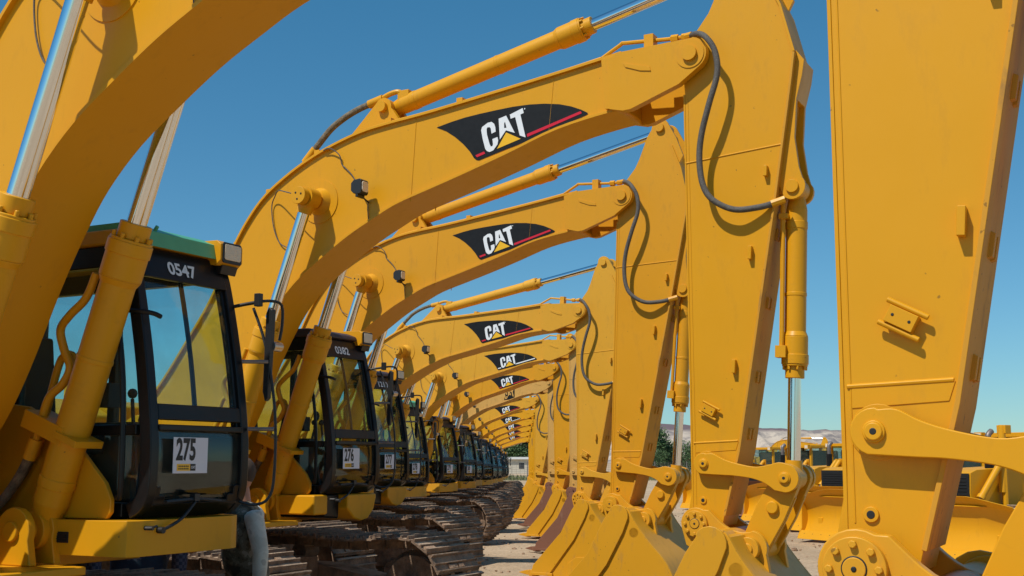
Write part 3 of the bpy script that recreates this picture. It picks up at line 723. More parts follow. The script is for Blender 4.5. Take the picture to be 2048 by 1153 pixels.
def tframe_mb():
    b = MB(); b.prism([(-1.6, .32), (2.05, .32), (2.2, .45), (2.05, .60), (1.2, .72), (-1.4, .74), (-1.65, .6)], -.17, .17)
    for x in (-.9, .9): b.ycyl(x, .84, -.12, .12, .09)
    return b
def carbody_mb():
    b = MB()
    b.box(-.7, .7, -.62, .62, .48, .95)
    for sx in (-1, 1):
        for sy in (-1, 1):
            b.prism_z([(sx*.3, sy*.5), (sx*.85, sy*1.15), (sx*1.2, sy*1.15), (sx*.7, sy*.5)], .42, .80)
    return b
GROUP = 'excavators parked in a row'
def excavator(tipw, s, label, num=None, roofnum=None, emblem='red', pm='paint', bm='bucketpaint', stick_rot=0, bolted=False, roof='purple', hatch=False,
              heading=0.0, bs=1.0, hm=None, sm=None, foot2=False, lift=0.0, bdx=0.0):
    sm = sm or pm
    tz = tipw[2]/s; rad = (TIP-FOOT).length*bs; a0 = math.atan2(TIP.y-FOOT.y, TIP.x-FOOT.x)
    a1 = math.asin((tz-FOOT.y)/rad); rb = a1-a0
    tipx = FOOT.x+rad*math.cos(a1)
    h = -HEAD+heading; Fv = Vector((math.cos(h), math.sin(h), 0)); Lv = Vector((-math.sin(h), math.cos(h), 0))
    base = Vector((tipw[0], tipw[1], 0))+Lv*(BH*s)-Fv*(tipx*s)
    T = thing('excavator', label, 'excavator', base, h, GROUP, s)
    Ls = round(tz-1.30-lift, 2); tp = (tipx, tz)
    def rot(p, a): return Vector((p[0]*math.cos(a)-p[1]*math.sin(a), p[0]*math.sin(a)+p[1]*math.cos(a)))
    def bp(p): return FOOT+rot(Vector(p)-FOOT, rb)*bs
    rs = R(stick_rot)
    def sp(p): return Vector(tp)+rot(p, rs)
    # body
    part('machine_frame', 'frame', frame_mb, [pm], T, bevel=.008)
    part('engine_house', 'house', house_mb, [hm or pm], T, bevel=.03, seg=3)
    part('counterweight', 'cwt', cwt_mb, [hm or pm], T, bevel=.06, seg=3)
    part('platform', 'plat2' if foot2 else 'plat', plat2_mb if foot2 else plat_mb, [pm, 'dark' if foot2 else 'cap'], T, bevel=.02 if foot2 else .006)
    part('side_panel', 'sidepanel', sidepanel_mb, [pm], T, bevel=.006)
    # cab
    cab = part('cab', 'cabshell', cabshell_mb, ['dark'], T, bevel=.008)
    part('roof', 'roof', roof_mb, [roof], cab, bevel=.015)
    if hatch: part('roof_hatch', 'hatch', hatch_mb, ['green'], cab, bevel=.006)
    for nm, k, f_ in (('windscreen', 'ws', windscreen_mb), ('lower_pane', 'lp', lowerpane_mb), ('side_window', 'sw', sidewin_mb), ('door_window', 'dw', doorwin_mb), ('rear_window', 'rw', rearwin_mb)):
        part(nm, k, f_, ['glass'], cab)
    part('seat', 'seat', seat_mb, ['seat'], cab, bevel=.02, seg=3); part('console', 'console', console_mb, ['interior'], cab, bevel=.006)
    part('handrail', 'handrail', handrail_mb, ['dark'], cab); part('grab_rail', 'grab', grab_mb, ['blackplastic', 'greysteel'], cab)
    part('mirror', 'mirror', mirror_mb, ['blackplastic', 'steelbright'], cab, bevel=.004); part('wiper', 'wiper', wiper_mb, ['blackplastic'], cab)
    part('work_light', 'cablight', cablight_mb, [pm, 'lens', 'blackplastic'], cab, bevel=.008)
    if num: part('number_card', ('card', num), lambda: card_mb(num), ['white', 'ink', 'decalyel'], cab)
    if roofnum: part('number_decal', ('rt', roofnum), lambda: rooftext_mb(roofnum), ['decalwhite'], cab)
    # tracks
    part('undercarriage', 'carbody', carbody_mb, ['track'], T, bevel=.01)
    for y in (-1.33, 1.33):
        t = part('track', 'chain', chain_mb, ['track', 'mud'], T, (0, y, 0))
        part('track_frame', 'tframe', tframe_mb, ['track'], t, bevel=.01)
        part('idler_wheel', 'idlerw', idlerw_mb, ['track'], t, (2.3, 0, .535)); part('sprocket', 'sprocket', sprocket_mb, ['track'], t, (-1.9, 0, .535))
        for k in range(7): part('track_roller', 'roller', roller_mb, ['track'], t, (-1.3+k*.5, 0, .27))
    # boom
    bo = part('boom', 'boom', boom_mb, [pm], T, (FOOT.x, 0, FOOT.y), -rb, bevel=.006, scale=(bs, 1, bs))
    if emblem: part('emblem', ('emb', emblem), lambda: emblem_mb(emblem), ['decal', 'decalwhite', 'decalred', 'decalyel', pm], bo)
    part('hydraulic_pipes', 'boomlines', boom_lines_mb, [pm], bo); part('hose', 'boomhose', boom_hose_mb, ['dusty_hose'], bo)
    part('hose_fitting', 'boomfit', boom_hose_fit_mb, [pm], bo, bevel=.004); part('hose_fitting', 'boomferr', boom_ferrule_mb, [pm], bo, bevel=.004); part('cable', 'cable', cable_mb, ['rubber'], bo)
    part('work_light', 'lamp', lamp_mb, ['blackplastic', 'lens'], bo, (2.707-FOOT.x, -BH-.15, 4.19-FOOT.y), 0, 0, bevel=.012, scale=(1.12, 1.1, 1.12))
    # lift cylinders with bolted pin caps
    lp = bp((2.15, 4.145))
    for y in (-.385, .405):
        def ex(o, y=y):
            part('hydraulic_pipes', 'liftpipes', lift_pipes(1), [pm], o, bevel=.004)
            part('hose', 'lifthoses', lift_hoses_mb, ['dusty_hose', pm], o)
        cylinder('lift_cylinder', T, (1.15, 1.38), lp, y, min(1.78, (lp-Vector((1.15, 1.38))).length*.64), .098, .056, pm, ex)
    def capmb():
        b = MB(); b.ycyl(0, 0, 0, -.075, .080, n=28); b.bolt_ring(0, 0, -.072, .036, 3, .011, -.007, 1, a0=.3)
        return b
    part('pin_cap', 'pincap', capmb, [pm, 'cap'], T, (lp.x, -.465, lp.y), bevel=.004); part('pin_cap', 'pincap', capmb, [pm, 'cap'], T, (lp.x, .485, lp.y), 0, math.pi, bevel=.004)
    # stick, its cylinder and the bucket linkage
    st = part('stick', ('stick', Ls, bdx), lambda: stick_mb(Ls, bdx), [sm, 'cap', 'scuffed' if sm.startswith('paint') and sm != 'paint_old' else sm], T, (tp[0], 0, tp[1]), -rs, bevel=.006)
    part('hose', 'stickhose', stick_hose_mb, ['rubber', pm], st)
    f0 = bp((2.78, 4.985)); f1 = sp((.436, .815)); 
    cylinder('stick_cylinder', T, f0, f1, 0, min(2.12, (f1-f0).length*.62), .083, .052, pm)
    lk = sp((.03, -(Ls-.445))); e = sp((.643, -(Ls-.34))); la = math.atan2(e.y-lk.y, e.x-lk.x)
    part('idler_link', 'idlerl', idler_mb, [sm, 'cap'], T, (lk.x, 0, lk.y), -la, bevel=.005)
    c0 = sp((.745, -1.13)); dist = (e-c0).length
    def ex2(o):
        Lp = round(dist*.66, 2)
        def pp():
            b = MB(); b.tube([(.02, -.08, -.11), (.12, -.085, -.085), (Lp-.33, -.085, -.08), (Lp-.22, -.085, -.085)], .020, 8, smooth=3)
            b.box(.20, .24, -.115, -.03, -.11, -.04); b.box(Lp-.24, Lp-.15, -.125, -.03, -.12, -.04); b.box(-.02, .05, -.12, -.04, -.14, -.07); return b
        part('hydraulic_pipe', ('bpipe', Lp), pp, [pm], o, bevel=.003)
    cylinder('bucket_cylinder', T, c0, e, 0, dist*.66, .080, .050, pm, ex2)
    bpn = sp((-.036, -Ls)); q = bpn+Vector((.41, -.17)); v = q-e
    part('power_link', 'plink', power_link_mb, [sm], T, (e.x, 0, e.y), -math.atan2(v.y, v.x), bevel=.005, scale=(v.length/.56, 1, 1))
    bk = part('bucket', 'bucket', bucket_mb, [bm, 'cap'], T, (bpn.x, 0, bpn.y), bevel=.007, scale=((1.30+lift)/1.30,)*3 if lift else None)
    for sy in (-1, 1): part('pin_cap', ('bcap', bolted, sy), lambda: bucket_cap_mb(bolted, sy), [bm, 'cap'], bk, bevel=.004)
    for k in range(5): part('tooth', 'tooth', tooth_mb, [bm], bk, (-.78, -.56+k*.28, -1.235), R(4), bevel=.006)
    return T
tip1 = Vector((1.439, 9.2, 4.957)); D01 = Vector((.25, 5.13, 0))
def tip_px(x, y, Y):
    p = math.atan(349/2400); r = Vector((0, math.cos(p), math.sin(p)))+Vector((1, 0, 0))*((x-1024)/2400)-Vector((0, -math.sin(p), math.cos(p)))*((y-576)/2400)
    return Vector((0, 0, 1.75))+r*(Y/r.y)
excavator(tip1-D01+FW*.025, 1, 'nearest excavator with green roof hatch, 0547 above its windscreen and card 275', '275', '0547', bolted=True, roof='paint', hatch=True, lift=.105, bdx=.06, stick_rot=-.3)
excavator(tip1, 1, 'second excavator from the camera, 0382 on its dark roof header, card 276 in the cab', '276', '0382', bolted=True, foot2=True)
excavator(Vector((1.32, 13.9, 4.866)), .985, 'third excavator from the camera, 1210 above its windscreen and card 277', '277', '1210', stick_rot=-2.2, foot2=True, pm='paint_deep')
excavator(Vector((1.085, 19.0, 4.15)), .92, 'fourth excavator from the camera, green hatch on the cab roof and card 278', '278', None, bolted=True, hatch=True, roof='green', bs=.97, pm='paint_pale')
excavator(Vector((1.22, 24.3, 4.12)), .90, 'excavator with white-barred boom emblem, tan stick and brown rusty bucket', '279', None, 'white', sm='paint_old', bm='rust', bs=.95, pm='paint_pale')
excavator(Vector((1.05, 29.0, 4.02)), .88, 'yellow excavator just behind the one with the brown bucket, clean yellow bucket', '280', None, bs=.88, stick_rot=.8, pm='paint_deep')
excavator(Vector((1.05, 33.5, 3.95)), .86, 'faded tan excavator with square black boom emblem and grey-brown bucket', None, None, 'square', 'paint_old', 'rust', bs=.88)
excavator(Vector((.79, 38.2, 3.73)), .82, 'yellow excavator right behind the faded tan one, red-barred emblem', None, None, bs=.80, stick_rot=-1.0, pm='paint_pale')
excavator(Vector((.82, 43.0, 3.54)), .80, 'small distant excavator with white-barred emblem, ninth in the row', None, None, 'white', bs=.78)
excavator(Vector((.86, 47.8, 3.42)), .78, 'tenth excavator in the row, red-barred emblem, half hidden by nearer booms', None, None, bs=.76)
excavator(Vector((.86, 52.5, 3.30)), .76, 'eleventh excavator in the row, only a strip of boom in view', None, None, bs=.76)
excavator(Vector((.88, 57.5, 3.16)), .74, 'twelfth excavator in the row, last one with an emblem on the boom', None, None, bs=.76)
excavator(Vector((.90, 62.5, 2.98)), .74, 'thirteenth and last excavator in the row, plain boom, trees behind it', None, None, None, bs=.72)

# ------------------------------------------------------------ bulldozers
def blade_mb():
    b = MB(); W = 1.95
    prof = c2([(.10, 0.02), (-.08, .22), (-.18, .50), (-.16, .76), (-.05, 1.0), (.08, 1.14)], 5)
    ys = [-W, -W+.02, -1.0, -.95, .95, 1.0, W-.02, W]
    n = len(prof); vs = []; tops = []
    ys = [-W+2*W*k/16 for k in range(17)]
    for y in ys:
        ht = 1.0 if abs(y) < 1.05 else 1.0-.14*(abs(y)-1.05)/.9
        for (x, z) in prof: vs.append((x, y, z*ht))
        for (x, z) in reversed(prof): vs.append((x-.05, y, z*ht))
    m = 2*n; fs = []
    for i in range(16):
        for k in range(m): fs.append([i*m+k, i*m+(k+1) % m, (i+1)*m+(k+1) % m, (i+1)*m+k])
    fs += [list(range(m)), list(range(16*m, 17*m))[::-1]]
    b.add(vs, fs)
    b.prism([(.095, .0), (.16, .0), (.02, .19), (-.02, .19)], -W-.01, W+.01)
    b.box(-.07, -.02, -1.35, 1.35, .955, .975)
    for k in range(14): b.cyl((.062, -1.8+k*.277, .11), (.078, -1.8+k*.277, .115), .016, n=6, m=1)
    for sy in (-1, 1):
        a, c = sorted((sy*W, sy*(W+.03))); b.prism([(-.25, .05), (.12, .0), (.12, .05), (.0, .25), (-.02, .9), (-.1, .98), (-.25, .9)], a, c)
    b.box(-.45, -.19, -.9, .9, .25, .7)
    return b
def dhood_mb():
    b = MB(); b.prism([(.25, .90), (1.95, .90), (2.0, 1.2), (1.97, 1.56), (1.8, 1.62), (.25, 1.68)], -.52, .52); b.box(1.985, 2.01, -.50, .50, .92, 1.55, 1)
    for k in range(9): b.box(2.008, 2.022, -.45, .45, .98+k*.06, .992+k*.06, 1)
    b.box(-1.6, .3, -.7, .7, .8, 1.35); return b
def dcab_mb():
    b = MB()
    for x0 in (-1.35, -.55, .20):
        for y in (-.66, .58): b.box(x0, x0+.08, y, y+.08, 1.35, 2.78)
    b.box(-1.40, .32, -.70, .70, 2.78, 2.92); b.box(-1.33, .22, -.65, .65, 1.35, 1.75)
    b.v = [(v[0], v[1], 1.35+(v[2]-1.35)*.62) for v in b.v]
    return b
def dglass_mb(): b = MB(); b.box(.225, .235, -.58, .58, 1.75, 2.78); b.box(-1.3, .2, -.63, -.62, 1.75, 2.78); b.box(-1.3, .2, .62, .63, 1.75, 2.78); b.v = [(v[0], v[1], 1.35+(v[2]-1.35)*.62) for v in b.v]; return b
def dtrack_mb():
    b = MB()
    for (x, z, t) in stadium(-1.35, 1.2, .50, .43, 34):
        c, s = math.cos(t), math.sin(t); T = lambda u, v: (x+u*c-v*s, z+u*s+v*c)
        b.prism([T(*q) for q in [(-.10, 0), (.10, 0), (.10, .02), (-.07, .02), (-.08, .07), (-.095, .07)]], -.28, .28)
    b.prism([(-1.3, .3), (1.2, .3), (1.2, .6), (-1.3, .7)], -.14, .14); b.ycyl(1.2, .5, -.1, .1, .34); b.ycyl(-1.35, .5, -.1, .1, .36)
    return b
def dexh_mb():
    b = MB(); b.cyl((1.15, .25, 1.6), (1.15, .25, 2.0), .085, n=16); b.tube([(1.15, .25, 1.95), (1.15, .25, 2.2), (1.12, .25, 2.28), (1.04, .25, 2.34)], .055, 10, 1); return b
def darm_mb():
    b = MB()
    for sy in (-1, 1): b.prism([(-.2, .45), (2.45, .30), (2.45, .50), (-.2, .70)], sy*1.50-.07, sy*1.50+.07); b.cyl((1.2, sy*.62, 1.85), (1.2, sy*.62, .9), .0601, n=8)
    return b
def dcyl_mb():
    b = MB(); b.cyl((0, 0, 0), (.85, 0, 0), .062, n=16); b.cyl((.85, 0, 0), (.93, 0, 0), .078, n=16); b.cyl((.9, 0, 0), (1.45, 0, 0), .035, n=12, m=1); return b
def dlamps_mb():
    b = MB()
    for y in (0,): b.box(.33, .43, y-.09, y+.09, 2.20, 2.34, 0); b.box(.43, .435, y-.07, y+.07, 2.22, 2.32, 1)
    return b
def drops_mb():
    b = MB()
    for y in (0,): b.cyl((1.25, y, 1.2), (1.17, y, 2.44), .065, n=16); b.box(1.04, 1.2, y-.10, y+.10, 2.28, 2.44)
    return b
def dozer(blade_left, label, pm='paint', bm='paint', tall=False, card=False):
    h = math.atan2(-.47, -.88); X = Vector((math.cos(h), math.sin(h), 0)); Y = Vector((-math.sin(h), math.cos(h), 0))
    c = Vector((*blade_left, 0)) - Y*(-1.95) if False else Vector((*blade_left, 0)) + Y*1.95
    T = thing('bulldozer', label, 'bulldozer', c-X*2.72, h, 'bulldozers parked opposite the excavators')
    part('blade', 'blade', blade_mb, [bm, 'cap'], T, (2.6, 0, .02), bevel=.01)
    part('hood', 'dhood', dhood_mb, [pm, 'cap'], T, bevel=.03)
    cb = part('cab', 'dcab', dcab_mb, [pm], T, bevel=.01); part('window', 'dglass', dglass_mb, ['glass'], cb); part('interior', 'dint', lambda: MB().box(-1.1, .0, -.5, .5, 1.6, 2.15), ['interior'], cb, bevel=.05); part('lamp', 'dlamps', dlamps_mb, [pm, 'lens'], cb, (0, -.6, 0)); part('lamp', 'dlamps', dlamps_mb, [pm, 'lens'], cb, (0, .6, 0))
    for y in (-1.05, 1.05): part('track', 'dtrack', dtrack_mb, ['track'], T, (0, y, 0))
    part('exhaust', 'dexh', dexh_mb, ['dark', 'greysteel'], T); part('push_arms', 'darm', darm_mb, [pm], T, bevel=.01)
    for y in (-.62, .62): part('lift_cylinder', 'dcyl', dcyl_mb, [pm, 'chrome'], T, (1.25, y, 1.78), R(48))
    if tall:
        for y in (-.6, .6): part('cylinder_post', 'drops', drops_mb, [pm], T, (0, y, 0), bevel=.01)
    if card: part('number_card', 'dcard', lambda: MB().box(.245, .25, .1, .5, 1.78, 2.1), ['white'], cb)
    return T
# image-left end of each blade; the row runs away from the camera
dozer((6.55, 24.0), 'nearest bulldozer, big shaded yellow blade behind the nearest stick', tall=True)
dozer((6.60, 28.2), 'second nearest bulldozer, its bright yellow blade left of the nearest stick', card=True)
dozer((6.75, 32.6), 'third bulldozer of the row, blade mostly hidden by the one in front')
dozer((6.95, 37.0), 'fourth bulldozer, small yellow blade in front of a rusty one')
dozer((6.6, 41.6), 'fifth bulldozer, wide rust-brown blade', bm='rust')
dozer((6.5, 47.0), 'sixth bulldozer, far end of the row beside the trees')
# lone excavator far behind the bulldozers
fx = excavator(tip_px(1640, 893, 120), 1.0, 'lone excavator far behind the bulldozers, boom and stick against the cliffs', None, None, None)
fx['group'] = 'distant machines'
del fx['group']

# ------------------------------------------------------------ people
def skin_body(name, joints, edges, mat_, parent=None, sub=2):
    me = bpy.data.meshes.new(name); names = list(joints)
    me.from_pydata([joints[k][0] for k in names], [(names.index(a), names.index(b)) for a, b in edges], [])
    o = bpy.data.objects.new(name, me); COL.objects.link(o)
    md = o.modifiers.new('skin', 'SKIN'); md.use_smooth_shade = True
    for i, k in enumerate(names):
        r = joints[k][1]; sv = me.skin_vertices[0].data[i]; sv.radius = (r, r) if not isinstance(r, tuple) else r; sv.use_root = (i == 0)
    s_ = o.modifiers.new('sub', 'SUBSURF'); s_.levels = sub; s_.render_levels = sub
    me.materials.append(M[mat_])
    if parent: o.parent = parent
    return o
def head(parent, c, yaw, hairm='hair', cap=None):
    b = MB(); b.sphere((0, 0, 0), .10, 0, 20, (.95, .78, 1.2)); b.sphere((.085, 0, -.01), .018, 0, 8, (1, .7, 1.5))
    b.sphere((.03, 0, -.075), .06, 0, 12, (1, .8, .7))
    for y in (-.03, .03): b.sphere((.082, y, .02), .012, 1, 8)
    b.box(.088, .094, -.022, .022, -.058, -.050, 2)
    for y in (-.08, .08): b.sphere((-.005, y, -.005), .028, 0, 8, (.7, .35, 1.1))
    b.cyl((-.015, 0, -.07), (-.03, 0, -.20), .055, .062, 14, 0)
    h = part('head', ('head',), lambda: b, ['skin', 'cap', 'interior'], parent, c, 0, yaw)
    hb = MB(); hb.sphere((-.018, 0, .035), .105, 0, 20, (.95, .86, 1.05)); hb.box(.03, .12, -.2, .2, -.3, -.29) if False else None
    part('hair', 'hair', lambda: hb, [hairm], h)
def hand(parent, wrist, dirv, mat_='skin', side=1, up=Vector((0, 0, 1))):
    d = Vector(dirv).normalized(); w_ = Vector(wrist); sx = d.cross(up).normalized()*side; n_ = sx.cross(d).normalized()
    J = {'w': (w_, .028), 'p': (w_+d*.05, (.042, .018)), 'p2': (w_+d*.085, (.040, .016))}; E = [('w', 'p'), ('p', 'p2')]
    o = skin_body('hand', J, E, mat_, parent)
    for k, (off, L) in enumerate(((-.033, .062), (-.011, .074), (.011, .07), (.032, .055))):
        a = w_+d*.085+sx*off
        b_ = a+d*L*.5-n_*.006*k; c_ = b_+d*L*.32-n_*.016; e_ = c_+d*L*.2-n_*.02
        f_ = skin_body('finger', {'a': (a-d*.012, .0095), 'b': (b_, .0088), 'c': (c_, .008), 'e': (e_, .007)}, [('a', 'b'), ('b', 'c'), ('c', 'e')], mat_, o, 1)
    a = w_+d*.025-sx*.03
    skin_body('thumb', {'a': (a, .012), 'b': (a-sx*.022+d*.028, .011), 'c': (a-sx*.030+d*.058, .009)}, [('a', 'b'), ('b', 'c')], mat_, o, 1)
def person(loc, yaw, label, shirt, legs, sleeve, reach=True):
    T = thing('person', label, 'person', loc, yaw, None)
    V = Vector
    J = {'pel': (V((0.03, 0, .95)), (.18, .15)), 'wst': (V((.09, 0, 1.10)), (.20, .16)), 'chs': (V((.12, 0, 1.28)), (.19, .15)), 'nk': (V((.15, 0, 1.46)), .08),
         'shl': (V((.03, .17, 1.41)), .08), 'shr': (V((.05, -.17, 1.41)), .08),
         'hl': (V((0, .10, .90)), .105), 'hr': (V((0, -.10, .90)), .105), 'kl': (V((.05, .12, .50)), .07), 'kr': (V((.02, -.12, .50)), .07),
         'al': (V((.0, .13, .09)), .05), 'ar': (V((-.02, -.13, .09)), .05)}
    E = [('pel', 'wst'), ('wst', 'chs'), ('chs', 'nk'), ('chs', 'shl'), ('chs', 'shr'), ('pel', 'hl'), ('pel', 'hr'), ('hl', 'kl'), ('hr', 'kr'), ('kl', 'al'), ('kr', 'ar')]
    up = {k: J[k] for k in ('pel', 'wst', 'chs', 'nk', 'shl', 'shr')}
    body = skin_body('body', J, E, legs, T)
    # jacket over the torso
    jk = {k: (v[0], tuple(r*1.12 for r in v[1]) if isinstance(v[1], tuple) else v[1]*1.12) for k, v in up.items()}
    skin_body('jacket', jk, [e for e in E if e[0] in up and e[1] in up], shirt, T)
    for sy in (1, -1):
        sh = V((.0, sy*.20, 1.42))
        if reach and sy < 0: el = V((.24, sy*.27, 1.20)); wr = V((.44, sy*.20, 1.13))
        else: el = V((-.08, sy*.29, 1.14)); wr = V((-.07, sy*.28, .88))
        skin_body('sleeve', {'s': (sh, .078), 'm': ((sh+el)/2, .068), 'e': (el, .060), 'f': ((el+wr)/2, .054), 'w': (wr-(wr-el)*.08, .046)}, [('s', 'm'), ('m', 'e'), ('e', 'f'), ('f', 'w')], sleeve, T)
        hand(T, wr, (wr-el).normalized(), side=sy)
        part('shoe', 'shoe', lambda: MB().prism([(-.10, 0), (.19, 0), (.19, .05), (.10, .09), (.0, .13), (-.10, .12)], -.048, .048), ['blackplastic'], T, ((0 if sy > 0 else -.02), sy*.13, 0), bevel=.02, seg=3)
    head(T, V((.13, 0, 1.65)), R(35))
    return T
person((-1.83, 8.75, 0), R(183), 'person in camouflage jacket with pale sleeves, reaching beside the nearest cab', 'camo', 'camo', 'sleeve')
person((-2.62, 8.6, 0), R(100), 'person in dark checked shirt behind the nearest cab', 'plaid', 'denim', 'plaid', False)

# ------------------------------------------------------------ ground, hills, trees, far buildings
def ground():
    m, n, b = mat('dry_packed_dirt'); L = n.links; tc = n.nodes.new('ShaderNodeTexCoord')
    def nz(s, d=8, r=.6, v=None):
        t = n.nodes.new('ShaderNodeTexNoise'); t.inputs['Scale'].default_value = s; t.inputs['Detail'].default_value = d; t.inputs['Roughness'].default_value = r
        L.new(v or tc.outputs['Object'], t.inputs['Vector']); return t
    a = nz(.25, 10, .62); cr = n.nodes.new('ShaderNodeValToRGB')
    cr.color_ramp.elements[0].position = .32; cr.color_ramp.elements[0].color = (.48, .345, .215, 1)
    cr.color_ramp.elements[1].position = .68; cr.color_ramp.elements[1].color = (.68, .52, .355, 1)
    L.new(a.outputs[0], cr.inputs[0])
    g = nz(14, 10, .75); cr2 = n.nodes.new('ShaderNodeValToRGB')
    cr2.color_ramp.elements[0].position = .35; cr2.color_ramp.elements[0].color = (.52, .49, .46, 1); cr2.color_ramp.elements[1].position = .62; cr2.color_ramp.elements[1].color = (1, 1, 1, 1)
    L.new(g.outputs[0], cr2.inputs[0])
    mx = n.nodes.new('ShaderNodeMix'); mx.data_type = 'RGBA'; mx.blend_type = 'MULTIPLY'; mx.inputs[0].default_value = .8
    L.new(cr.outputs[0], mx.inputs[6]); L.new(cr2.outputs[0], mx.inputs[7]); L.new(mx.outputs[2], b.inputs['Base Color'])
    b.inputs['Roughness'].default_value = .95; b.inputs['Specular IOR Level'].default_value = .15
    h = nz(5, 12, .72); bp = n.nodes.new('ShaderNodeBump'); bp.inputs['Strength'].default_value = .9; bp.inputs['Distance'].default_value = .06
    L.new(h.outputs[0], bp.inputs['Height']); L.new(bp.outputs[0], b.inputs['Normal'])
    from mathutils import noise
    me = bpy.data.meshes.new('ground'); vs = []; fs = []
    xs = [-7000, -1500, -400, -120, -50, -30, -20]+[-14+i*.42 for i in range(72)]+[18, 24, 32, 50, 120, 400, 1500, 7000]
    ys = [-60, -10, 0]+[2+i*.42 for i in range(130)]+[58, 62, 68, 76, 90, 130, 220, 500, 1500, 4000, 9000]
    for y in ys:
        for x in xs:
            z = 0
            if abs(x) < 25 and y < 70: z = .035*noise.noise(Vector((x*.7, y*.7, 0)))+.02*noise.noise(Vector((x*2.2, y*2.2, 3)))-.03
            # tyre ruts running along the lane between the rows
            if 2 < x < 7 and y < 70: z -= .03*max(0, math.sin((x+.25*math.sin(y*.13))*4.2))
            vs.append((x, y, z))
    nx = len(xs)
    for j in range(len(ys)-1):
        for i in range(nx-1): fs.append([j*nx+i, j*nx+i+1, (j+1)*nx+i+1, (j+1)*nx+i])
    me.from_pydata(vs, [], fs); me.polygons.foreach_set('use_smooth', [True]*len(fs)); me.materials.append(m)
    o = bpy.data.objects.new('ground', me); COL.objects.link(o); o['kind'] = 'structure'
    # loose clods
    rb = MB(); rn = random.Random(11)
    for _ in range(1500):
        x = rn.uniform(-3, 12); y = rn.uniform(8, 60) if rn.random() < .6 else rn.uniform(8, 30); r = rn.uniform(.008, .035) if rn.random() < .97 else rn.uniform(.04, .08)
        k = len(rb.v); rb.sphere((0, 0, 0), r, 0, 6)
        for i in range(k, len(rb.v)):
            v = rb.v[i]; q = rn.uniform(.7, 1.25); rb.v[i] = (x+v[0]*q, y+v[1]*q, v[2]*q*.7-.02)
    o2 = part('clods', 'clods', lambda: rb, ['mud']); o2['kind'] = 'stuff'; tag(o2, 'loose dirt clods and pebbles scattered over the yard', 'clods')
ground()
def rock(x, y, r):
    rn = random.Random(5); b = MB(); b.sphere((0, 0, r*.55), r, 0, 14)
    b.v = [(v[0]*rn.uniform(.85, 1.15), v[1]*rn.uniform(.85, 1.15), v[2]*rn.uniform(.85, 1.1)) for v in b.v]
    tag(part('rock', 'rock', lambda: b, [simple('brown_rock', (.16, .10, .06), .9, var=.4, vscale=6, bump=1, bscale=12)], None, (x, y, 0)), 'lone brown rock on the dirt before the second bulldozer blade', 'rock')
rock(7.2, 27.0, .13)
def hills():
    from mathutils import noise
    m, n, b = mat('shale_cliffs'); L = n.links; tc = n.nodes.new('ShaderNodeTexCoord')
    mp = n.nodes.new('ShaderNodeMapping'); mp.inputs['Scale'].default_value = (1, 1, .22); L.new(tc.outputs['Object'], mp.inputs[0])
    a = n.nodes.new('ShaderNodeTexNoise'); a.inputs['Scale'].default_value = .022; a.inputs['Detail'].default_value = 12; a.inputs['Roughness'].default_value = .68
    L.new(mp.outputs[0], a.inputs['Vector'])
    cr = n.nodes.new('ShaderNodeValToRGB'); e = cr.color_ramp.elements
    e[0].position = .42; e[0].color = (.21, .185, .18, 1); e[1].position = .57; e[1].color = (.50, .42, .34, 1)
    L.new(a.outputs[0], cr.inputs[0])
    # dark caprock by strata height
    sep = n.nodes.new('ShaderNodeSeparateXYZ'); L.new(tc.outputs['Object'], sep.inputs[0])
    ad = n.nodes.new('ShaderNodeMath'); ad.operation = 'MULTIPLY_ADD'; ad.inputs[1].default_value = 26; L.new(a.outputs[0], ad.inputs[0]); L.new(sep.outputs[2], ad.inputs[2])
    mr = n.nodes.new('ShaderNodeMapRange'); mr.inputs[1].default_value = 87; mr.inputs[2].default_value = 95; L.new(ad.outputs[0], mr.inputs[0])
    mx = n.nodes.new('ShaderNodeMix'); mx.data_type = 'RGBA'; mx.inputs[7].default_value = (.155, .12, .13, 1)
    L.new(mr.outputs[0], mx.inputs[0]); L.new(cr.outputs[0], mx.inputs[6]); L.new(mx.outputs[2], b.inputs['Base Color']); b.inputs['Roughness'].default_value = 1; b.inputs['Specular IOR Level'].default_value = 0
    vs = []; fs = []; NX, NY = 420, 60
    for j in range(NY):
        for i in range(NX):
            x = -2200+i*11.0; t = j/(NY-1)
            gul = abs(noise.noise(Vector((x*.012, t*1.3, 0))))*1.6+abs(noise.noise(Vector((x*.035, t*2, 5))))*.7
            top = 90+10*noise.noise(Vector((x*.0022, 1, 0)))+4*noise.noise(Vector((x*.012, 2, 0)))+3.2*noise.noise(Vector((x*.03, 2, 0)))+1.6*noise.noise(Vector((x*.11, 4, 0))) - max(0, x-550)*.035
            z = top*(t**1.5 if t < .86 else (.797+(t-.86)*1.45))
            if t < .97: z -= gul*24*math.sin(math.pi*min(1, t*1.02))
            y = 2500+t*420+gul*110*(1-t)
            if j == 0: z = -8
            vs.append((x, y, z))
    for i in range(NX): vs.append((-2200+i*11.0, 5200, vs[(NY-1)*NX+i][2]*.9))
    for j in range(NY):
        for i in range(NX-1): fs.append([j*NX+i, j*NX+i+1, (j+1)*NX+i+1, (j+1)*NX+i])
    me = bpy.data.meshes.new('hills'); me.from_pydata(vs, [], fs); me.polygons.foreach_set('use_smooth', [True]*len(fs)); me.materials.append(m)
    o = bpy.data.objects.new('hills', me); COL.objects.link(o); o['kind'] = 'structure'
hills()
leafm = []
for i, c in enumerate(((.030, .065, .016), (.05, .10, .025), (.075, .12, .035))): leafm.append(simple('leaf_%s' % ('dark', 'mid', 'pale')[i], c, .7, var=.35, vscale=3))
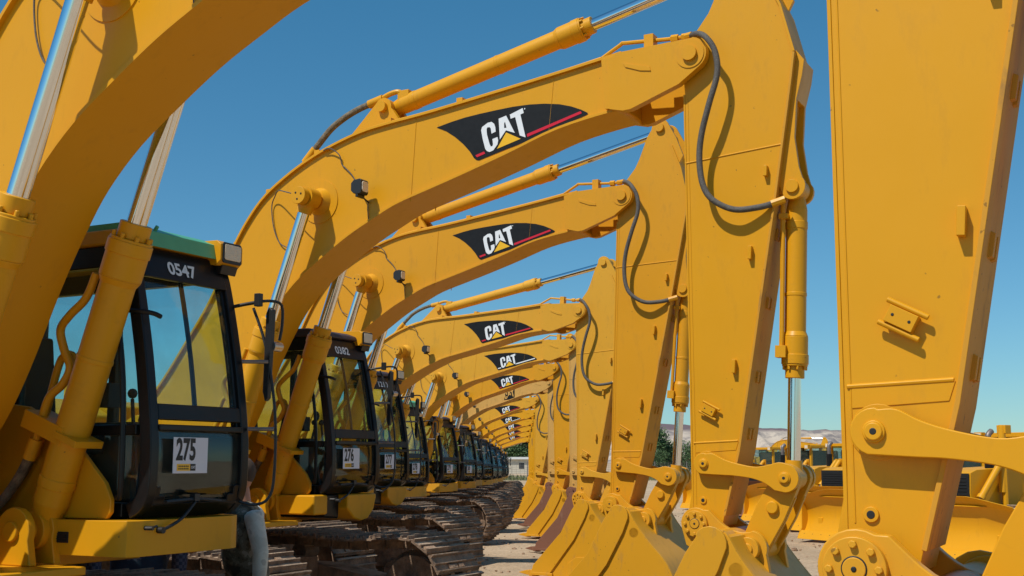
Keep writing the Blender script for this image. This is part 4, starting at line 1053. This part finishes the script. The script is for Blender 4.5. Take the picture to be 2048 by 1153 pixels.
def tree(x, y, h, wd, seed, label, cat='tree', group='trees beyond the yard'):
    rn = random.Random(seed); T = thing('tree', label, cat, (x, y, 0), 0, group)
    b = MB(); top = Vector((rn.uniform(-.3, .3), 0, h*.8)); b.tube([(0, 0, -.1), (0.05, 0, h*.3), tuple(top)], h*.022, 7)
    cl = []
    for k in range(26):
        a = rn.uniform(0, 6.28); t = rn.uniform(.12, 1); rr = wd*.5*math.sqrt(max(0, 1-(abs(t-.5)/.56)**2))*rn.uniform(.5, 1)
        c = Vector((rr*math.cos(a), rr*math.sin(a), h*(.12+.82*t))); cl.append((c, rn.uniform(.14, .24)*wd))
        if k % 2 == 0: b.tube([(0, 0, h*.18+c.z*.3), tuple(c*.6+Vector((0, 0, c.z*.2))), tuple(c)], h*.007, 5, smooth=2)
    part('trunk', ('tr', seed), lambda: b, [simple('bark', (.09, .065, .045), .9)] if 'bark' not in M else [M['bark']], T)
    lf = MB()
    for c, r in cl:
        for _ in range(150):
            d = Vector((rn.gauss(0, 1), rn.gauss(0, 1), rn.gauss(0, .8))).normalized()*r*rn.random()**.4
            p = c+d; s_ = rn.uniform(.10, .20)*h/7; u = Vector((rn.gauss(0, 1), rn.gauss(0, 1), rn.gauss(0, 1))).normalized(); v = u.orthogonal().normalized()
            lf.add([p-u*s_-v*s_*.6, p+u*s_-v*s_*.5, p+u*s_*.8+v*s_*.6, p-u*s_*.7+v*s_*.5], [[0, 1, 2, 3]], rn.choice((0, 1, 1, 2)))
    part('crown', ('cr', seed), lambda: lf, leafm, T)
M['bark'] = simple('bark', (.09, .065, .045), .9)
def px(x, D): return (x-1024)/2400*D
tree(px(1300, 200), 200, 7.6, 6.5, 1, 'tall dark green tree, highest of the clump right of the sticks')
tree(px(1325, 205), 206, 4.6, 7, 2, 'round green tree at the foot of the tallest one')
tree(px(1360, 200), 200, 4.8, 7, 3, 'green bushy tree behind the chrome rod')
tree(px(1290, 195), 194, 4.2, 6, 4, 'low green tree at the left end of the clump')
tree(px(1385, 210), 210, 3.6, 5, 5, 'small pale tree at the right end of the clump')
tree(px(1345, 215), 214, 4.9, 7, 12, 'bushy tree in the middle at the back of the clump')
tree(px(1052, 215), 215, 7.5, 8, 6, 'tree above the white roof at the end of the excavator row')
tree(px(1080, 222), 222, 7.8, 8, 7, 'tree behind the utility pole at the end of the excavator row')
tree(px(1020, 218), 218, 6.8, 9, 8, 'tree behind the last cab of the row')
tree(px(985, 224), 224, 6.0, 9, 9, 'tree hidden mostly by the far cabs')
def shed():
    T = thing('white_building', 'low cream building with white roof beyond the end of the row', 'building', (px(1058, 190), 190, 0))
    part('wall', 'shedw', lambda: MB().box(-3.2, 3.5, 0, 5, 0, 2.25), [simple('cream_wall', (.55, .50, .40), .8, var=.1)], T)
    part('roof', 'shedr', lambda: MB().prism([(-3.6, 2.25), (3.9, 2.25), (3.7, 2.6), (-3.4, 2.6)], -.4, 5.4), [simple('white_roof', (.72, .72, .70), .5)], T)
    for x in (-1.6, .4, 2.2): part('window', ('shw', x), lambda x=x: MB().box(x, x+.8, -.03, .0, .8, 1.7), ['interior'], T)
shed()
def pole():
    T = thing('utility_pole', 'thin grey pole standing before the white building', 'pole', (px(1068, 110), 110, 0))  # utility pole with a cross arm, carries no lamp
    part('pole', 'pole', lambda: MB().cyl((0, 0, 0), (0, 0, 5.2), .11, .08, 10), ['greysteel'], T)
    part('cross_arm', 'parm', lambda: MB().cyl((-.9, 0, 5.0), (.9, 0, 5.0), .05, n=8), ['greysteel'], T)
pole()
def fence():
    T = thing('wire_fence', 'low grey wire fence across the far edge of the yard', 'fence', (0, 118, 0))
    fb = MB()
    for k in range(9): fb.cyl((-14, 0, .1+k*.2), (48, 0, .1+k*.2), .012, n=4)
    for i in range(160): fb.cyl((-14+i*.39, 0, .05), (-14+i*.39, 0, 1.75), .008, n=3)
    part('mesh', 'fmesh', lambda: fb, ['greysteel'], T)
    for i in range(21): part('post', 'fpost', lambda: MB().cyl((0, 0, 0), (0, 0, 1.85), .045, n=8), ['greysteel'], T, (-14+i*3.1, 0, 0))
fence()
def verge():
    rn = random.Random(4); b = MB()
    for _ in range(7000):
        x = rn.uniform(-25, 60); y = rn.uniform(119, 132); h = rn.uniform(.15, .55); a = rn.uniform(0, 3.14)
        b.add([(x-.15*math.cos(a), y-.15*math.sin(a), 0), (x+.15*math.cos(a), y+.15*math.sin(a), 0), (x+rn.uniform(-.1, .1), y, h)], [[0, 1, 2]])
    o = part('weeds', 'weeds', lambda: b, [simple('dry_weeds', (.14, .16, .06), .9, var=.4)]); o['kind'] = 'stuff'; tag(o, 'dry green weeds along the far fence', 'weeds')
verge()
